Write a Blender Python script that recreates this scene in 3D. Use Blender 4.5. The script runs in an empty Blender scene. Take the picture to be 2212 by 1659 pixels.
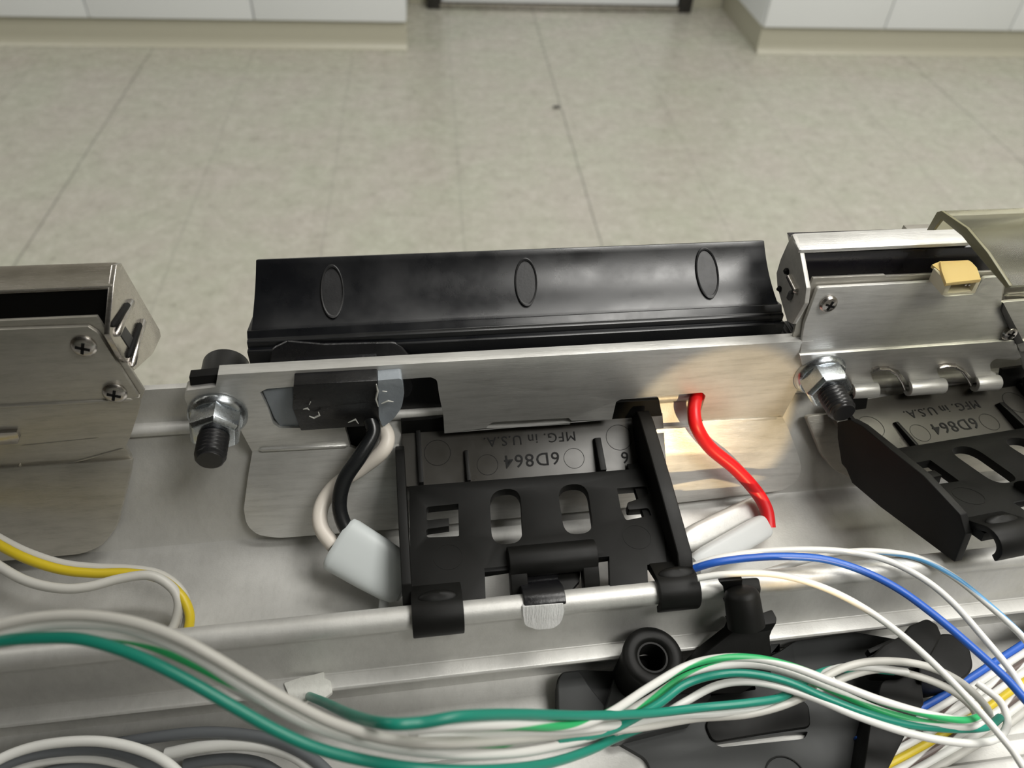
import bpy, bmesh, math, random
from mathutils import Vector, Matrix, geometry
random.seed(7)
sc = bpy.context.scene
COL = sc.collection
# ------------------------------------------------------------------ camera
F = 1650.0; PX, PY = 1106.0, 829.5
CAMZ = 0.92
R = Matrix(((0.9953918290, 0.0290146044, -0.0913961674),
            (-0.0854985554, 0.7000999804, -0.7089076205),
            (0.0434177809, 0.7134550933, 0.6993545068)))      # camera axes -> room axes
M = Matrix(((0.9889, 0.06105, -0.13548),
            (-0.13935, 0.6975, -0.70291),
            (0.05158, 0.71398, 0.69826)))                      # camera axes -> light bar axes
cam_d = bpy.data.cameras.new('camera')
cam = bpy.data.objects.new('camera', cam_d); COL.objects.link(cam)
cam_d.sensor_width = 36.0; cam_d.sensor_fit = 'HORIZONTAL'
cam_d.lens = F / 2212.0 * 36.0
cam_d.clip_start = 0.01; cam_d.clip_end = 50
mw = R.to_4x4(); mw.translation = Vector((0, 0, CAMZ)); cam.matrix_world = mw
cam_d.dof.use_dof = True; cam_d.dof.focus_distance = 0.168; cam_d.dof.aperture_fstop = 22.0
sc.camera = cam
# ------------------------------------------------------------------ colour management, world
vs = sc.view_settings
vs.view_transform = 'Standard'; vs.look = 'None'; vs.gamma = 1.0; vs.use_curve_mapping = False
vs.exposure = 0.34
w = bpy.data.worlds.new('world'); sc.world = w; w.use_nodes = True
w.node_tree.nodes['Background'].inputs[0].default_value = (0.86, 0.92, 1.0, 1)
w.node_tree.nodes['Background'].inputs[1].default_value = 0.25
# ------------------------------------------------------------------ lights of the room, and one added spot
def area(name, loc, rot, sx, sy, power, col):
    l = bpy.data.lights.new(name, 'AREA'); l.shape = 'RECTANGLE'; l.size = sx; l.size_y = sy
    l.energy = power; l.color = col
    o = bpy.data.objects.new(name, l); COL.objects.link(o); o.location = loc; o.rotation_euler = rot
    return o
CW = (1.0, 0.98, 0.935)
LAMPS = ((0.75, 0.45, 28), (0.9, -0.7, 32), (-2.35, 1.35, 16), (1.9, 1.5, 14))
for lx, ly, lp in LAMPS: area('ceiling_lamp', (lx, ly, 2.68), (0, 0, 0), 1.2, 0.6, lp, CW)
tl = bpy.data.lights.new('added_warm_spot', 'SPOT'); tl.energy = 4.0; tl.color = (1.0, 0.73, 0.38)  # added unseen spot, imitates a warm reflection on the bracket
tl.spot_size = math.radians(6.6); tl.spot_blend = .15; tl.shadow_soft_size = .002
tlo = bpy.data.objects.new('added_warm_spot', tl); COL.objects.link(tlo)      # aimed below, once the bar axes are known
# ------------------------------------------------------------------ geometry kit
Bm = R @ M.inverted()                       # light bar axes -> room axes
def W(p): return Bm @ (Vector(p) * 0.001) + Vector((0, 0, CAMZ))
tlo.location = W((100, -250, -10)); tlo.rotation_euler = (W((73.5, 117, -132)) - tlo.location).to_track_quat('-Z', 'Y').to_euler()
def ray(x, y): return M @ Vector(((x - PX) / F, -(y - PY) / F, -1.0))
class Plane:
    def __init__(s, p, n): s.p = Vector(p); s.n = Vector(n).normalized()
    def at(s, x, y):
        r = ray(x, y); return r * (s.p.dot(s.n) / r.dot(s.n))
    def off(s, d): return Plane(s.p + s.n * d, s.n)
def PYZ(a, b):                              # plane containing the bar direction through two (Y, Z) points, facing the viewer
    d = Vector((0, b[0] - a[0], b[1] - a[1])); n = Vector((1, 0, 0)).cross(d)
    p = Vector((0, a[0], a[1]))
    if n.dot(p) > 0: n = -n
    return Plane(p, n)
def PXc(x): return Plane((x, 0, 0), (-1 if x > 0 else 1, 0, 0))
def PZc(z): return Plane((0, 0, z), (0, 0, 1))
def PYc(y): return Plane((0, y, 0), (0, -1, 0))
IDENT = lambda p: p
def rounded(pts):
    out = []; n = len(pts)
    for i, q in enumerate(pts):
        if len(q) == 2 or q[2] == 0: out.append((q[0], q[1])); continue
        a = Vector(pts[i - 1][:2]); b = Vector(q[:2]); c = Vector(pts[(i + 1) % n][:2])
        u = a - b; v = c - b; r = min(q[2], u.length * .48, v.length * .48)
        s = b + u.normalized() * r; e = b + v.normalized() * r
        for k in range(7):
            t = k / 6; out.append(tuple(s * (1 - t) ** 2 + b * 2 * t * (1 - t) + e * t * t))
    return out
class G:
    def __init__(s, tf=IDENT): s.bm = bmesh.new(); s.tf = tf
    def v(s, p): return s.bm.verts.new(s.tf(Vector(p)))
    def poly3(s, outer, holes, ext):        # outer/holes: 3-D loops in one plane, ext: extrusion vector
        loops = [outer] + list(holes); ext = Vector(ext)
        flat = [Vector(p) for l in loops for p in l]
        c0 = Vector((0, 0, 0)); l = outer
        for i in range(len(l)): c0 += Vector(l[i]).cross(Vector(l[(i + 1) % len(l)]))
        c0.normalize(); u = c0.orthogonal().normalized(); w_ = c0.cross(u)
        p2 = [Vector((p.dot(u), p.dot(w_))) for p in flat]; ed = []; rng_ = []; q = 0
        for l in loops:
            rng_.append((q, len(l))); ed += [(q + i, q + (i + 1) % len(l)) for i in range(len(l))]; q += len(l)
        vc, _, fc, ov, _, _ = geometry.delaunay_2d_cdt(p2, ed, [], 0, 1e-6)
        def inside(c):
            r = False
            for a_, b_ in ed:
                A_, B_ = p2[a_], p2[b_]
                if (A_.y > c.y) != (B_.y > c.y) and c.x < (B_.x - A_.x) * (c.y - A_.y) / (B_.y - A_.y) + A_.x: r = not r
            return r
        tris = []
        for f_ in fc:
            if inside((vc[f_[0]] + vc[f_[1]] + vc[f_[2]]) / 3) and all(ov[i] for i in f_): tris.append([ov[i][0] for i in f_])
        fr = [s.v(p) for p in flat]; bk = [s.v(p + ext) for p in flat]
        fs = []
        for t in tris:
            for vv, rev in ((fr, 0), (bk, 1)):
                a = [vv[i] for i in t]
                if rev: a.reverse()
                try: fs.append(s.bm.faces.new(a))
                except ValueError: pass
        k = 0
        for l in loops:
            n = len(l)
            for i in range(n):
                a, b = k + i, k + (i + 1) % n
                try: fs.append(s.bm.faces.new((fr[a], fr[b], bk[b], bk[a])))
                except ValueError: pass
            k += n
        bmesh.ops.recalc_face_normals(s.bm, faces=fs)
        es = list({e for f in fs for e in f.edges})
        if not holes: bmesh.ops.dissolve_limit(s.bm, angle_limit=0.01, verts=list({v for f in fs for v in f.verts}), edges=es)
        return s
    def prism(s, pts, plane, th, holes=(), d=None):
        o = [plane.at(*p) for p in rounded(pts)]
        h = [[plane.at(*p) for p in rounded(hh)] for hh in holes]
        return s.poly3(o, h, (Vector(d).normalized() if d else -plane.n) * th)
    def prof(s, yz, x0, x1):                # closed (Y, Z) section along the bar
        return s.poly3([(x0, a, b) for a, b in yz], (), (x1 - x0, 0, 0))
    def box(s, c, h, ax=None):
        c = Vector(c); ax = ax or (Vector((1, 0, 0)), Vector((0, 1, 0)), Vector((0, 0, 1)))
        a, b, e = [Vector(ax[i]) * h[i] for i in range(3)]
        return s.poly3([c - a - b - e, c + a - b - e, c + a + b - e, c - a + b - e], (), 2 * e)
    def loft(s, rings, cap=True, closed=False):
        rr = [[s.v(p) for p in r] for r in rings]; n = len(rr[0]); fs = []
        m = len(rr)
        for i in range(m if closed else m - 1):
            A, Bq = rr[i], rr[(i + 1) % m]
            for j in range(n):
                fs.append(s.bm.faces.new((A[j], A[(j + 1) % n], Bq[(j + 1) % n], Bq[j])))
        if cap and not closed:
            fs.append(s.bm.faces.new(rr[0][::-1])); fs.append(s.bm.faces.new(rr[-1]))
        bmesh.ops.recalc_face_normals(s.bm, faces=fs); return s
    def lathe(s, o, ax, prof, seg=40, hexa=False, cap=True, closed=False, ph=0):
        o = Vector(o); ax = Vector(ax).normalized(); u = ax.cross(Vector((0, 0, 1)))
        if u.length < .1: u = ax.cross(Vector((1, 0, 0)))
        u.normalize(); v = ax.cross(u); n = 6 if hexa else seg
        rings = [[o + ax * t + (u * math.cos(2 * math.pi * k / n + ph) + v * math.sin(2 * math.pi * k / n + ph)) * r for k in range(n)] for t, r in prof]
        return s.loft(rings, cap, closed)
    def thread(s, o, ax, r, l, pitch=1.0, depth=.45, seg=36):
        o = Vector(o); ax = Vector(ax).normalized(); u = ax.cross(Vector((0, 0, 1))).normalized(); v = ax.cross(u)
        rings = []; st = int(l / pitch * 6)
        for i in range(st + 1):
            ring = []
            for k in range(seg):
                a = 2 * math.pi * k / seg; t = l * i / st
                phs = (t / pitch - k / seg) % 1.0
                d = depth * abs(phs - .5) * 2; fade = min(1, (l - t) / (pitch * 1.2))
                rr = (r - d) * (0.82 + 0.18 * fade)
                ring.append(o + ax * t + (u * math.cos(a) + v * math.sin(a)) * rr)
            rings.append(ring)
        return s.loft(rings)
    def obj(s, name, mat, parent=None, bevel=0.0, seg=2, ang=32, smooth=True, world=False, uv=None):
        bm = s.bm
        if bevel:
            bm.normal_update()
            es = [e for e in bm.edges if len(e.link_faces) == 2 and e.calc_face_angle(0) > math.radians(ang)]
            bmesh.ops.bevel(bm, geom=es, offset=bevel, segments=seg, profile=.6, affect='EDGES', clamp_overlap=True)
        me = bpy.data.meshes.new(name)
        cs = [(v.co.copy() if world else W(v.co)) for v in bm.verts]
        for v, c in zip(bm.verts, cs): v.co = c
        lo = Vector([min(c[i] for c in cs) for i in range(3)]); hi = Vector([max(c[i] for c in cs) for i in range(3)])
        org = Vector(((lo.x + hi.x) / 2, (lo.y + hi.y) / 2, lo.z))
        for v in bm.verts: v.co -= org
        bm.to_mesh(me); bm.free()
        if smooth:
            me.polygons.foreach_set('use_smooth', [True] * len(me.polygons)); me.set_sharp_from_angle(angle=math.radians(ang))
        me.materials.append(mat)
        o = bpy.data.objects.new(name, me); COL.objects.link(o)
        if parent: o.parent = parent; o.location = org - wloc(parent)
        else: o.location = org
        return o
def wloc(o):
    l = o.location.copy()
    while o.parent: o = o.parent; l += o.location
    return l
def tag(o, label, cat, group=None, kind=None):
    if label: o['label'] = label
    if cat: o['category'] = cat
    if group: o['group'] = group
    if kind: o['kind'] = kind
    return o
def thing(name, p, label, cat, group=None, world=False):
    o = bpy.data.objects.new(name, None); COL.objects.link(o); o.empty_display_size = .005
    o.location = Vector(p) if world else W(p)
    return tag(o, label, cat, group)
def struct(o): o['kind'] = 'structure'; return o
def lab(o, t): o['label'] = t; return o
# ------------------------------------------------------------------ materials
class N:
    def __init__(s, name):
        s.m = bpy.data.materials.new(name); s.m.use_nodes = True; s.t = s.m.node_tree; s.b = s.t.nodes['Principled BSDF']
    def n(s, kind, **kw):
        q = s.t.nodes.new(kind)
        for k, v in kw.items():
            if hasattr(q, k): setattr(q, k, v)
            else: q.inputs[k.replace('_', ' ')].default_value = v
        return q
    def l(s, a, b): s.t.links.new(a, b)
    def coords(s, scale=(1, 1, 1), space='Object'):
        tc = s.n('ShaderNodeTexCoord'); mp = s.n('ShaderNodeMapping'); s.l(tc.outputs[space], mp.inputs[0])
        mp.inputs['Scale'].default_value = scale; return mp.outputs[0]
    def noise(s, vec, scale, detail=4, rough=.6):
        q = s.n('ShaderNodeTexNoise'); s.l(vec, q.inputs['Vector']); q.inputs['Scale'].default_value = scale
        q.inputs['Detail'].default_value = detail; q.inputs['Roughness'].default_value = rough; return q.outputs['Fac']
    def ramp(s, fac, stops):
        q = s.n('ShaderNodeValToRGB'); s.l(fac, q.inputs[0]); e = q.color_ramp.elements
        while len(e) < len(stops): e.new(.5)
        for i, (p, c) in enumerate(stops): e[i].position = p; e[i].color = c if len(c) == 4 else (*c, 1)
        return q.outputs[0]
    def rng(s, fac, a, b, lo=0.0, hi=1.0):
        q = s.n('ShaderNodeMapRange'); s.l(fac, q.inputs[0]); q.inputs[1].default_value = lo; q.inputs[2].default_value = hi
        q.inputs[3].default_value = a; q.inputs[4].default_value = b; return q.outputs[0]
    def bump(s, fac, strength, dist):
        q = s.n('ShaderNodeBump'); s.l(fac, q.inputs['Height']); q.inputs['Strength'].default_value = strength
        q.inputs['Distance'].default_value = dist; s.l(q.outputs[0], s.b.inputs['Normal']); return q
def metal(name, col, rough, grain=(400, 6000, 6000), gstr=.15, metallic=1.0, streak=1.0, rvar=.12, gd=.00005):
    k = N(name); k.b.inputs['Metallic'].default_value = metallic
    v = k.coords(); g = k.coords(grain)
    cl = k.noise(v, 55, 5); gr = k.noise(g, 1.0, 3)
    c1 = tuple(c * .86 for c in col); c2 = tuple(min(1, c * 1.08) for c in col)
    sc_ = k.noise(k.coords((grain[0] * .25, grain[1] * .12, grain[2] * .12)), 1.0, 6, .75)
    mu_ = k.n('ShaderNodeMix'); mu_.data_type = 'RGBA'; mu_.blend_type = 'MULTIPLY'; mu_.inputs[0].default_value = streak
    k.l(k.ramp(cl, [(.3, c1), (.7, c2)]), mu_.inputs[6]); k.l(k.ramp(sc_, [(.3, (.80, .80, .79)), (.5, (.97, .97, .97)), (.75, (1.08, 1.08, 1.08))]), mu_.inputs[7])
    k.l(mu_.outputs[2], k.b.inputs['Base Color'])
    mx = k.n('ShaderNodeMath', operation='ADD'); k.l(k.rng(cl, rough - rvar, rough + rvar * .5, .3, .7), mx.inputs[0]); k.l(k.rng(gr, -.1, .1), mx.inputs[1])
    k.l(mx.outputs[0], k.b.inputs['Roughness']); k.bump(gr, gstr, gd)
    return k.m
def plastic(name, col, rough, bump=.1, scale=1500, dust=0.0, spec=.5, dist=.00005, metallic=0):
    k = N(name); v = k.coords(); ns = k.noise(v, scale, 4); cl = k.noise(v, 90, 5)
    k.b.inputs['Specular IOR Level'].default_value = spec; k.b.inputs['Metallic'].default_value = metallic
    c2 = tuple(c + (0.35 - c) * dust for c in col)
    k.l(k.ramp(cl, [(.38, col), (.78, c2)]), k.b.inputs['Base Color'])
    k.l(k.rng(cl, rough - .07, rough + .09, .3, .7), k.b.inputs['Roughness']); k.bump(ns, bump, dist)
    return k.m
MT = {}
MT['rail'] = metal('satin_aluminium', (.62, .615, .59), .5, (2500, 2500, 2500), .5, metallic=.5, rvar=.03, streak=.4)
MT['plate'] = metal('brushed_aluminium', (.68, .675, .65), .36, (250, 7000, 7000), .8, metallic=.5, rvar=.04)
MT['bracket'] = metal('bracket_aluminium', (.52, .50, .45), .4, (400, 5000, 5000), .6, metallic=.75, rvar=.05)
MT['bright'] = metal('bright_sheet_steel', (.60, .57, .54), .26, (300, 3000, 3000), .05, rvar=.03)
MT['zinc'] = metal('zinc_plated_steel', (.60, .64, .68), .3, (1500, 1500, 1500), .05)
MT['dullsteel'] = metal('dull_sheet_steel', (.50, .49, .46), .45, (300, 3000, 3000), .05, metallic=.3, rvar=.03)
MT['cut'] = metal('rough_cut_aluminium', (.95, .95, .94), .35, (2600, 500, 500), 1.0, metallic=.35, gd=.0003)
MT['blackox'] = plastic('black_oxide_steel', (.012, .012, .013), .35, .1, spec=.6)
MT['clip'] = plastic('black_moulded_plastic', (.005, .005, .0045), .5, .25, 2500, .008, .2)
MT['gloss'] = plastic('glossy_black_plastic', (.007, .007, .008), .3, .3, 900, .02, .45, dist=.0002)
MT['panelsheen'] = plastic('black_panel_painted_sheen', (.04, .037, .031), .33, .1, 700, .03, .7, metallic=.15)  # same black plastic as the clip, colour lifted to paint in reflected sheen
MT['lampblack'] = plastic('black_lamp_housing', (.004, .0045, .006), .29, .1, 2500, .006, .6)
MT['rim'] = plastic('worn_black_plastic', (.012, .012, .013), .42, .4, 1800, .05, .4)
MT['dark'] = plastic('matt_black', (.006, .006, .006), .6, .05, spec=.2)
MT['sheenblack'] = plastic('black_glossy_strip', (.012, .011, .016), .25, .05, spec=.6)
MT['foot'] = plastic('dark_grey_plastic', (.045, .047, .047), .5, .2, 2000, .02, .3)
MT['nylon'] = plastic('white_nylon', (.62, .66, .66), .38, .03)
MT['yellow'] = plastic('yellow_plastic', (.78, .58, .25), .45, .1, 900)
MT['ivory'] = plastic('ivory_plastic', (.80, .74, .58), .45, .1, 900)
MT['tape'] = plastic('grey_white_sealant', (.62, .62, .58), .6, .8, 700, dist=.0003)
MT['wwhite'] = plastic('white_insulation', (.72, .72, .69), .4, .03)
MT['wgreywhite'] = plastic('grey_white_insulation', (.55, .54, .50), .45, .03)
MT['wpink'] = plastic('warm_white_insulation', (.80, .74, .66), .42, .03)
MT['wred'] = plastic('red_insulation', (.62, .008, .012), .38, .03)
MT['wblack'] = plastic('black_insulation', (.012, .013, .014), .3, .03)
MT['wgreen'] = plastic('green_insulation', (.012, .24, .17), .35, .03)
MT['wblue'] = plastic('blue_insulation', (.02, .11, .50), .38, .03)
MT['wyellow'] = plastic('yellow_insulation', (.62, .47, .02), .42, .03)
MT['wgrey'] = plastic('grey_insulation', (.13, .14, .15), .4, .03)
MT['wbrown'] = plastic('brown_insulation', (.18, .13, .12), .4, .03)
def striped(name, base, stripe, turns=45.0, width=.34):
    k = N(name); tc = k.n('ShaderNodeUVMap'); sep = k.n('ShaderNodeSeparateXYZ'); k.l(tc.outputs[0], sep.inputs[0])
    m1 = k.n('ShaderNodeMath', operation='MULTIPLY_ADD'); k.l(sep.outputs[0], m1.inputs[0]); m1.inputs[1].default_value = turns; k.l(sep.outputs[1], m1.inputs[2])
    fr = k.n('ShaderNodeMath', operation='FRACT'); k.l(m1.outputs[0], fr.inputs[0])
    k.l(k.ramp(fr.outputs[0], [(0, base), (1 - width - .05, base), (1 - width, stripe), (.96, stripe), (1, base)]), k.b.inputs['Base Color'])
    k.b.inputs['Roughness'].default_value = .4; return k.m
MT['wgstripe'] = striped('white_insulation_green_tracer', (.72, .72, .69), (.03, .42, .14), 22, .3)
MT['wbstripe'] = striped('white_insulation_blue_tracer', (.72, .72, .69), (.12, .35, .62), 16, .22)
MT['wkstripe'] = striped('white_insulation_brown_tracer', (.72, .72, .69), (.12, .09, .08), 40, .3)
k = N('clear_glue'); k.b.inputs['Base Color'].default_value = (.62, .68, .74, 1); k.b.inputs['Roughness'].default_value = .18
k.b.inputs['Transmission Weight'].default_value = .55; k.b.inputs['IOR'].default_value = 1.4
k.b.inputs['Subsurface Weight'].default_value = .0; k.bump(k.noise(k.coords(), 450, 4), .5, .0004); MT['glue'] = k.m
k = N('frosted_sleeve'); k.b.inputs['Base Color'].default_value = (.78, .80, .80, 1); k.b.inputs['Roughness'].default_value = .35
k.b.inputs['Transmission Weight'].default_value = .35; k.b.inputs['IOR'].default_value = 1.3; MT['sleeve'] = k.m
k = N('yellowed_clear_cover'); k.b.inputs['Base Color'].default_value = (.74, .73, .60, 1); k.b.inputs['Roughness'].default_value = .16
k.b.inputs['Transmission Weight'].default_value = .96; k.b.inputs['IOR'].default_value = 1.15; MT['cover'] = k.m
# floor: mottled vinyl tile
k = N('vinyl_floor_tile'); v = k.coords(); n1 = k.noise(v, 26, 8, .72); n2 = k.noise(v, 5, 3); n3 = k.noise(v, 110, 4)
ad = k.n('ShaderNodeMath', operation='MULTIPLY_ADD'); k.l(n3, ad.inputs[0]); ad.inputs[1].default_value = .5; k.l(n1, ad.inputs[2])
c = k.ramp(ad.outputs[0], [(.52, (.30, .29, .245)), (.66, (.435, .425, .365)), (.8, (.475, .465, .405)), (.98, (.56, .55, .49))])
tint = k.n('ShaderNodeMix'); tint.data_type = 'RGBA'; tint.blend_type = 'MULTIPLY'; tint.inputs[0].default_value = 1
k.l(c, tint.inputs[6]); k.l(k.ramp(n2, [(.35, (1, .97, .99)), (.65, (.97, 1, .96))]), tint.inputs[7])
sep = k.n('ShaderNodeSeparateXYZ'); k.l(v, sep.inputs[0])
def line(axis, off, period, wdt, wob):
    a = k.n('ShaderNodeMath', operation='MULTIPLY_ADD'); k.l(k.noise(v, 14, 3), a.inputs[0]); a.inputs[1].default_value = wob; k.l(sep.outputs[axis], a.inputs[2])
    b = k.n('ShaderNodeMath', operation='MULTIPLY_ADD'); k.l(a.outputs[0], b.inputs[0]); b.inputs[1].default_value = 1 / period; b.inputs[2].default_value = 500 - off / period - wob * .5 / period
    f = k.n('ShaderNodeMath', operation='FRACT'); k.l(b.outputs[0], f.inputs[0])
    d = k.n('ShaderNodeMath', operation='PINGPONG'); k.l(f.outputs[0], d.inputs[0]); d.inputs[1].default_value = .5
    return k.rng(d.outputs[0], 1, 0, 0, wdt / period)
def mix(fac, amt, prev):
    mu = k.n('ShaderNodeMath', operation='MULTIPLY'); k.l(fac, mu.inputs[0]); mu.inputs[1].default_value = amt
    mu.use_clamp = True
    q = k.n('ShaderNodeMix'); q.data_type = 'RGBA'; k.l(mu.outputs[0], q.inputs[0]); k.l(prev, q.inputs[6]); q.inputs[7].default_value = (.10, .10, .085, 1); return q.outputs[2]
# object origin of the floor is the room origin, so these are room metres
c = mix(line(0, 0.348, 0.293, .004, .008), .22, tint.outputs[2])
c = mix(line(0, 0.348, 1.172, .0028, .008), .6, c)
c = mix(line(1, 1.75, 0.305, .003, .008), .05, c)
k.l(c, k.b.inputs['Base Color']); k.l(k.rng(n1, .2, .34), k.b.inputs['Roughness']); k.b.inputs['Specular IOR Level'].default_value = .45
k.bump(n2, .1, .002); MT['floor'] = k.m
MT['cabwhite'] = plastic('pale_laminate', (.90, .93, .95), .35, .02, 30, .0, dist=.001)
MT['cove'] = plastic('cream_cove_base', (.50, .485, .39), .4, .1, 20, dist=.001)
MT['wall'] = plastic('painted_wall', (.62, .60, .54), .7, .05, 40, dist=.001)
MT['greywall'] = plastic('grey_painted_wall', (.2, .195, .185), .7, .05, 40, dist=.001)
MT['darkwall'] = plastic('dark_brown_wall', (.10, .085, .065), .7, .05, 40, dist=.001)
MT['ceil'] = plastic('ceiling_tile', (.75, .74, .70), .8, .2, 60, dist=.002)
MT['doorframe'] = plastic('dark_brown_frame', (.02, .018, .016), .4, .02, 30)
MT['bench'] = plastic('grey_laminate_bench', (.30, .30, .29), .5, .02, 30)
MT['seam'] = plastic('dark_seam', (.05, .05, .05), .6, .02)
# ================================================================== ROOM (room metres)
def floor_pt(px, py, z=0.0):
    r = R @ Vector(((px - PX) / F, -(py - PY) / F, -1.0)); return Vector((0, 0, CAMZ)) + r * ((z - CAMZ) / r.z)
def wall_pt(px, py, y):
    r = R @ Vector(((px - PX) / F, -(py - PY) / F, -1.0)); return Vector((0, 0, CAMZ)) + r * (y / r.y)
def wbox(name, a, b, mat, parent=None, bevel=0.0, seg=2):
    g = G(); c = [(a[i] + b[i]) / 2 for i in range(3)]; h = [abs(b[i] - a[i]) / 2 for i in range(3)]
    g.box(c, h); return g.obj(name, mat, parent, bevel, seg, world=True)
X0, X1, Y0, Y1, H = -3.2, 3.6, -2.6, 2.82, 2.72
g = G(); g.bm.free(); 
me = bpy.data.meshes.new('floor'); me.from_pydata([(X0, Y0, 0), (X1, Y0, 0), (X1, Y1, 0), (X0, Y1, 0), (X0, Y0, -.05), (X1, Y0, -.05), (X1, Y1, -.05), (X0, Y1, -.05)], [], [(0, 1, 2, 3), (7, 6, 5, 4), (0, 4, 5, 1), (1, 5, 6, 2), (2, 6, 7, 3), (3, 7, 4, 0)])
me.materials.append(MT['floor']); fl = bpy.data.objects.new('floor', me); COL.objects.link(fl); struct(fl)
struct(wbox('ceiling', (X0, Y0, H), (X1, Y1, H + .05), MT['ceil']))
struct(wbox('wall_back', (X0, Y1, 0), (X1, Y1 + .1, H), MT['wall']))
struct(wbox('wall_front', (X0, Y0 - .1, 0), (X1, Y0, H), MT['greywall']))
struct(wbox('wall_left', (X0 - .1, Y0, 0), (X0, Y1, H), MT['darkwall']))
struct(wbox('wall_right', (X1, Y0, 0), (X1 + .1, Y1, H), MT['wall']))
YC = 2.405
def base_cabinet(x0, x1, seams, label):
    t = thing('base_cabinet', ((x0 + x1) / 2, YC + .2, 0), label, 'cabinet', world=True)
    zt = wall_pt(875, 49, YC).z
    # plinth with a rubber cove base that flares onto the floor
    g = G(); g.box(((x0 + x1) / 2, (YC + .012 + Y1 - .002) / 2, zt / 2), ((x1 - x0) / 2 - .004, (Y1 - .002 - YC - .012) / 2, zt / 2)); g.obj('plinth', MT['cove'], t, world=True)
    g = G()
    n = 8; pr = [(0.0, zt + .004), (.004, zt + .004)]
    prof = [(.010, zt - .001), (.007, zt - .002), (.006, .03), (.004, .015), (-.004, .004), (-.009, .0005), (.010, .0005)]
    g.poly3([(x0, YC + a, b) for a, b in prof], (), (x1 - x0, 0, 0))
    g.obj('cove_base', MT['cove'], t, .001, world=True)
    zb = zt
    wbox('carcass', (x0, YC + .018, zb), (x1, Y1 - .002, .80), MT['cabwhite'], t)
    xs = [x0] + seams + [x1]
    for a, b in zip(xs, xs[1:]):
        wbox('door_panel', (a + .0018, YC - .002, zb + .002), (b - .0018, YC + .017, .78), MT['cabwhite'], t, .0015)
    wbox('counter_top', (x0 - .0, YC - .02, .80), (x1, Y1 - .002, .84), MT['bench'], t, .003)
    return t
sx = lambda px, py: wall_pt(px, py, YC).x
base_cabinet(X0 + .01, sx(878, 60), [sx(187, 20) - .45, sx(187, 20), sx(546, 25)], 'pale laminate base cabinet with cream cove base at far left of the floor')
base_cabinet(sx(1648, 62), X1 - .01, [sx(1916, 45), sx(2182, 60), sx(2182, 60) + .4], 'pale laminate base cabinet with cream cove base at far right of the floor')
# door in the recess between the cabinets
dx0, dx1 = wall_pt(922, 5, Y1).x, wall_pt(1485, 5, Y1).x
d = bpy.data.objects.new('door_1', None); COL.objects.link(d); d.location = ((dx0 + dx1) / 2, Y1 - .03, 0); struct(d)
wbox('door_slab', (dx0 + .05, Y1 - .05, .022), (dx1 - .05, Y1 - .004, 2.05), MT['cabwhite'], d, .002)
wbox('door_sweep', (dx0 + .03, Y1 - .058, .004), (dx1 - .03, Y1 - .051, .02), MT['bright'], d, .001)
for a in (dx0, dx1 - .045): wbox('door_jamb', (a, Y1 - .062, .001), (a + .045, Y1 - .002, 2.1), MT['doorframe'], d, .002)
for n_, a, b in (('baseboard_left', sx(878, 60) + .001, dx0 - .001), ('baseboard_right', dx1 + .001, sx(1648, 62) - .001)):
    struct(wbox(n_, (a, Y1 - .008, 0), (b, Y1 - .001, .09), MT['cove'], None, .001))
# small dark scrap on the floor
p = floor_pt(1202, 233)
g = G(); g.box((p.x, p.y, .0026), (.009, .004, .0024)); tag(g.obj('floor_scrap', MT['seam'], world=True, bevel=.0008), 'tiny dark scrap lying on the vinyl floor beside a tile joint', 'scrap')
# bench the light bar lies on (out of sight below the bar)
bz = W((0, 90, -171)).z
t = thing('work_bench', (.02, .0, 0), 'grey work bench carrying the light bar', 'bench', world=True)
g = G(); g.tf = IDENT; g.poly3([(-420, -90, -169.2), (420, -90, -169.2), (420, 165, -169.2), (-420, 165, -169.2)], (), (0, 0, -25)); g.obj('bench_top', MT['bench'], t, .5)
for x in (-380, 380):
    for y in (-60, 135):
        q = W((x, y, -190)); wbox('leg', (q.x - .02, q.y - .02, 0), (q.x + .02, q.y + .02, q.z), MT['doorframe'], t, .002)
wbox('added_shade_board', (-.95, -.42, 1.16), (.12, .18, 1.18), MT['doorframe'], t, .002)  # added unseen board, blocks light to darken the left of the bar
for q in ((-.93, -.40), (-.93, .08), (.09, -.40)): wbox('added_board_post', (q[0] - .015, q[1] - .015, W((0, 0, -169)).z), (q[0] + .015, q[1] + .015, 1.16), MT['doorframe'], t, .001)  # posts carrying the added shade board
tk = thing('added_spot_housing', tlo.location, 'added unseen spot making the warm patch on the bracket', 'lamp', world=True)  # housing for the added spot, out of view
d_ = (W((69, 116, -131)) - tlo.location).normalized()
def wl(name, prf, mat):
    g = G(); g.lathe(tlo.location, d_, prf, 24, cap=True); return g.obj(name, mat, tk, world=True)
wl('added_spot_shade', [(-.06, .012), (-.02, .016), (.012, .022), (.012, .021), (-.004, .015), (-.02, .001)], MT['doorframe'])
q = tlo.location - d_ * .055
g = G(); g.lathe(q, Vector((.45, -.35, -.3)), [(0, .004), (.20, .004)], 12); g.obj('added_spot_arm', MT['doorframe'], tk, world=True)
# ceiling light housings
for (x, y, _), lb in zip(LAMPS, ('above the light bar', 'behind the viewer', 'towards the left cabinet', 'towards the right cabinet')):
    t = tag(wbox('ceiling_light', (x - .62, y - .32, 2.69), (x + .62, y + .32, 2.719), MT['cabwhite']), 'recessed ceiling light frame ' + lb, 'light', 'ceiling lights')
# ================================================================== LIGHT BAR
def tn(row):
    r = ray(1106, row); return r.z / r.y
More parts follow.
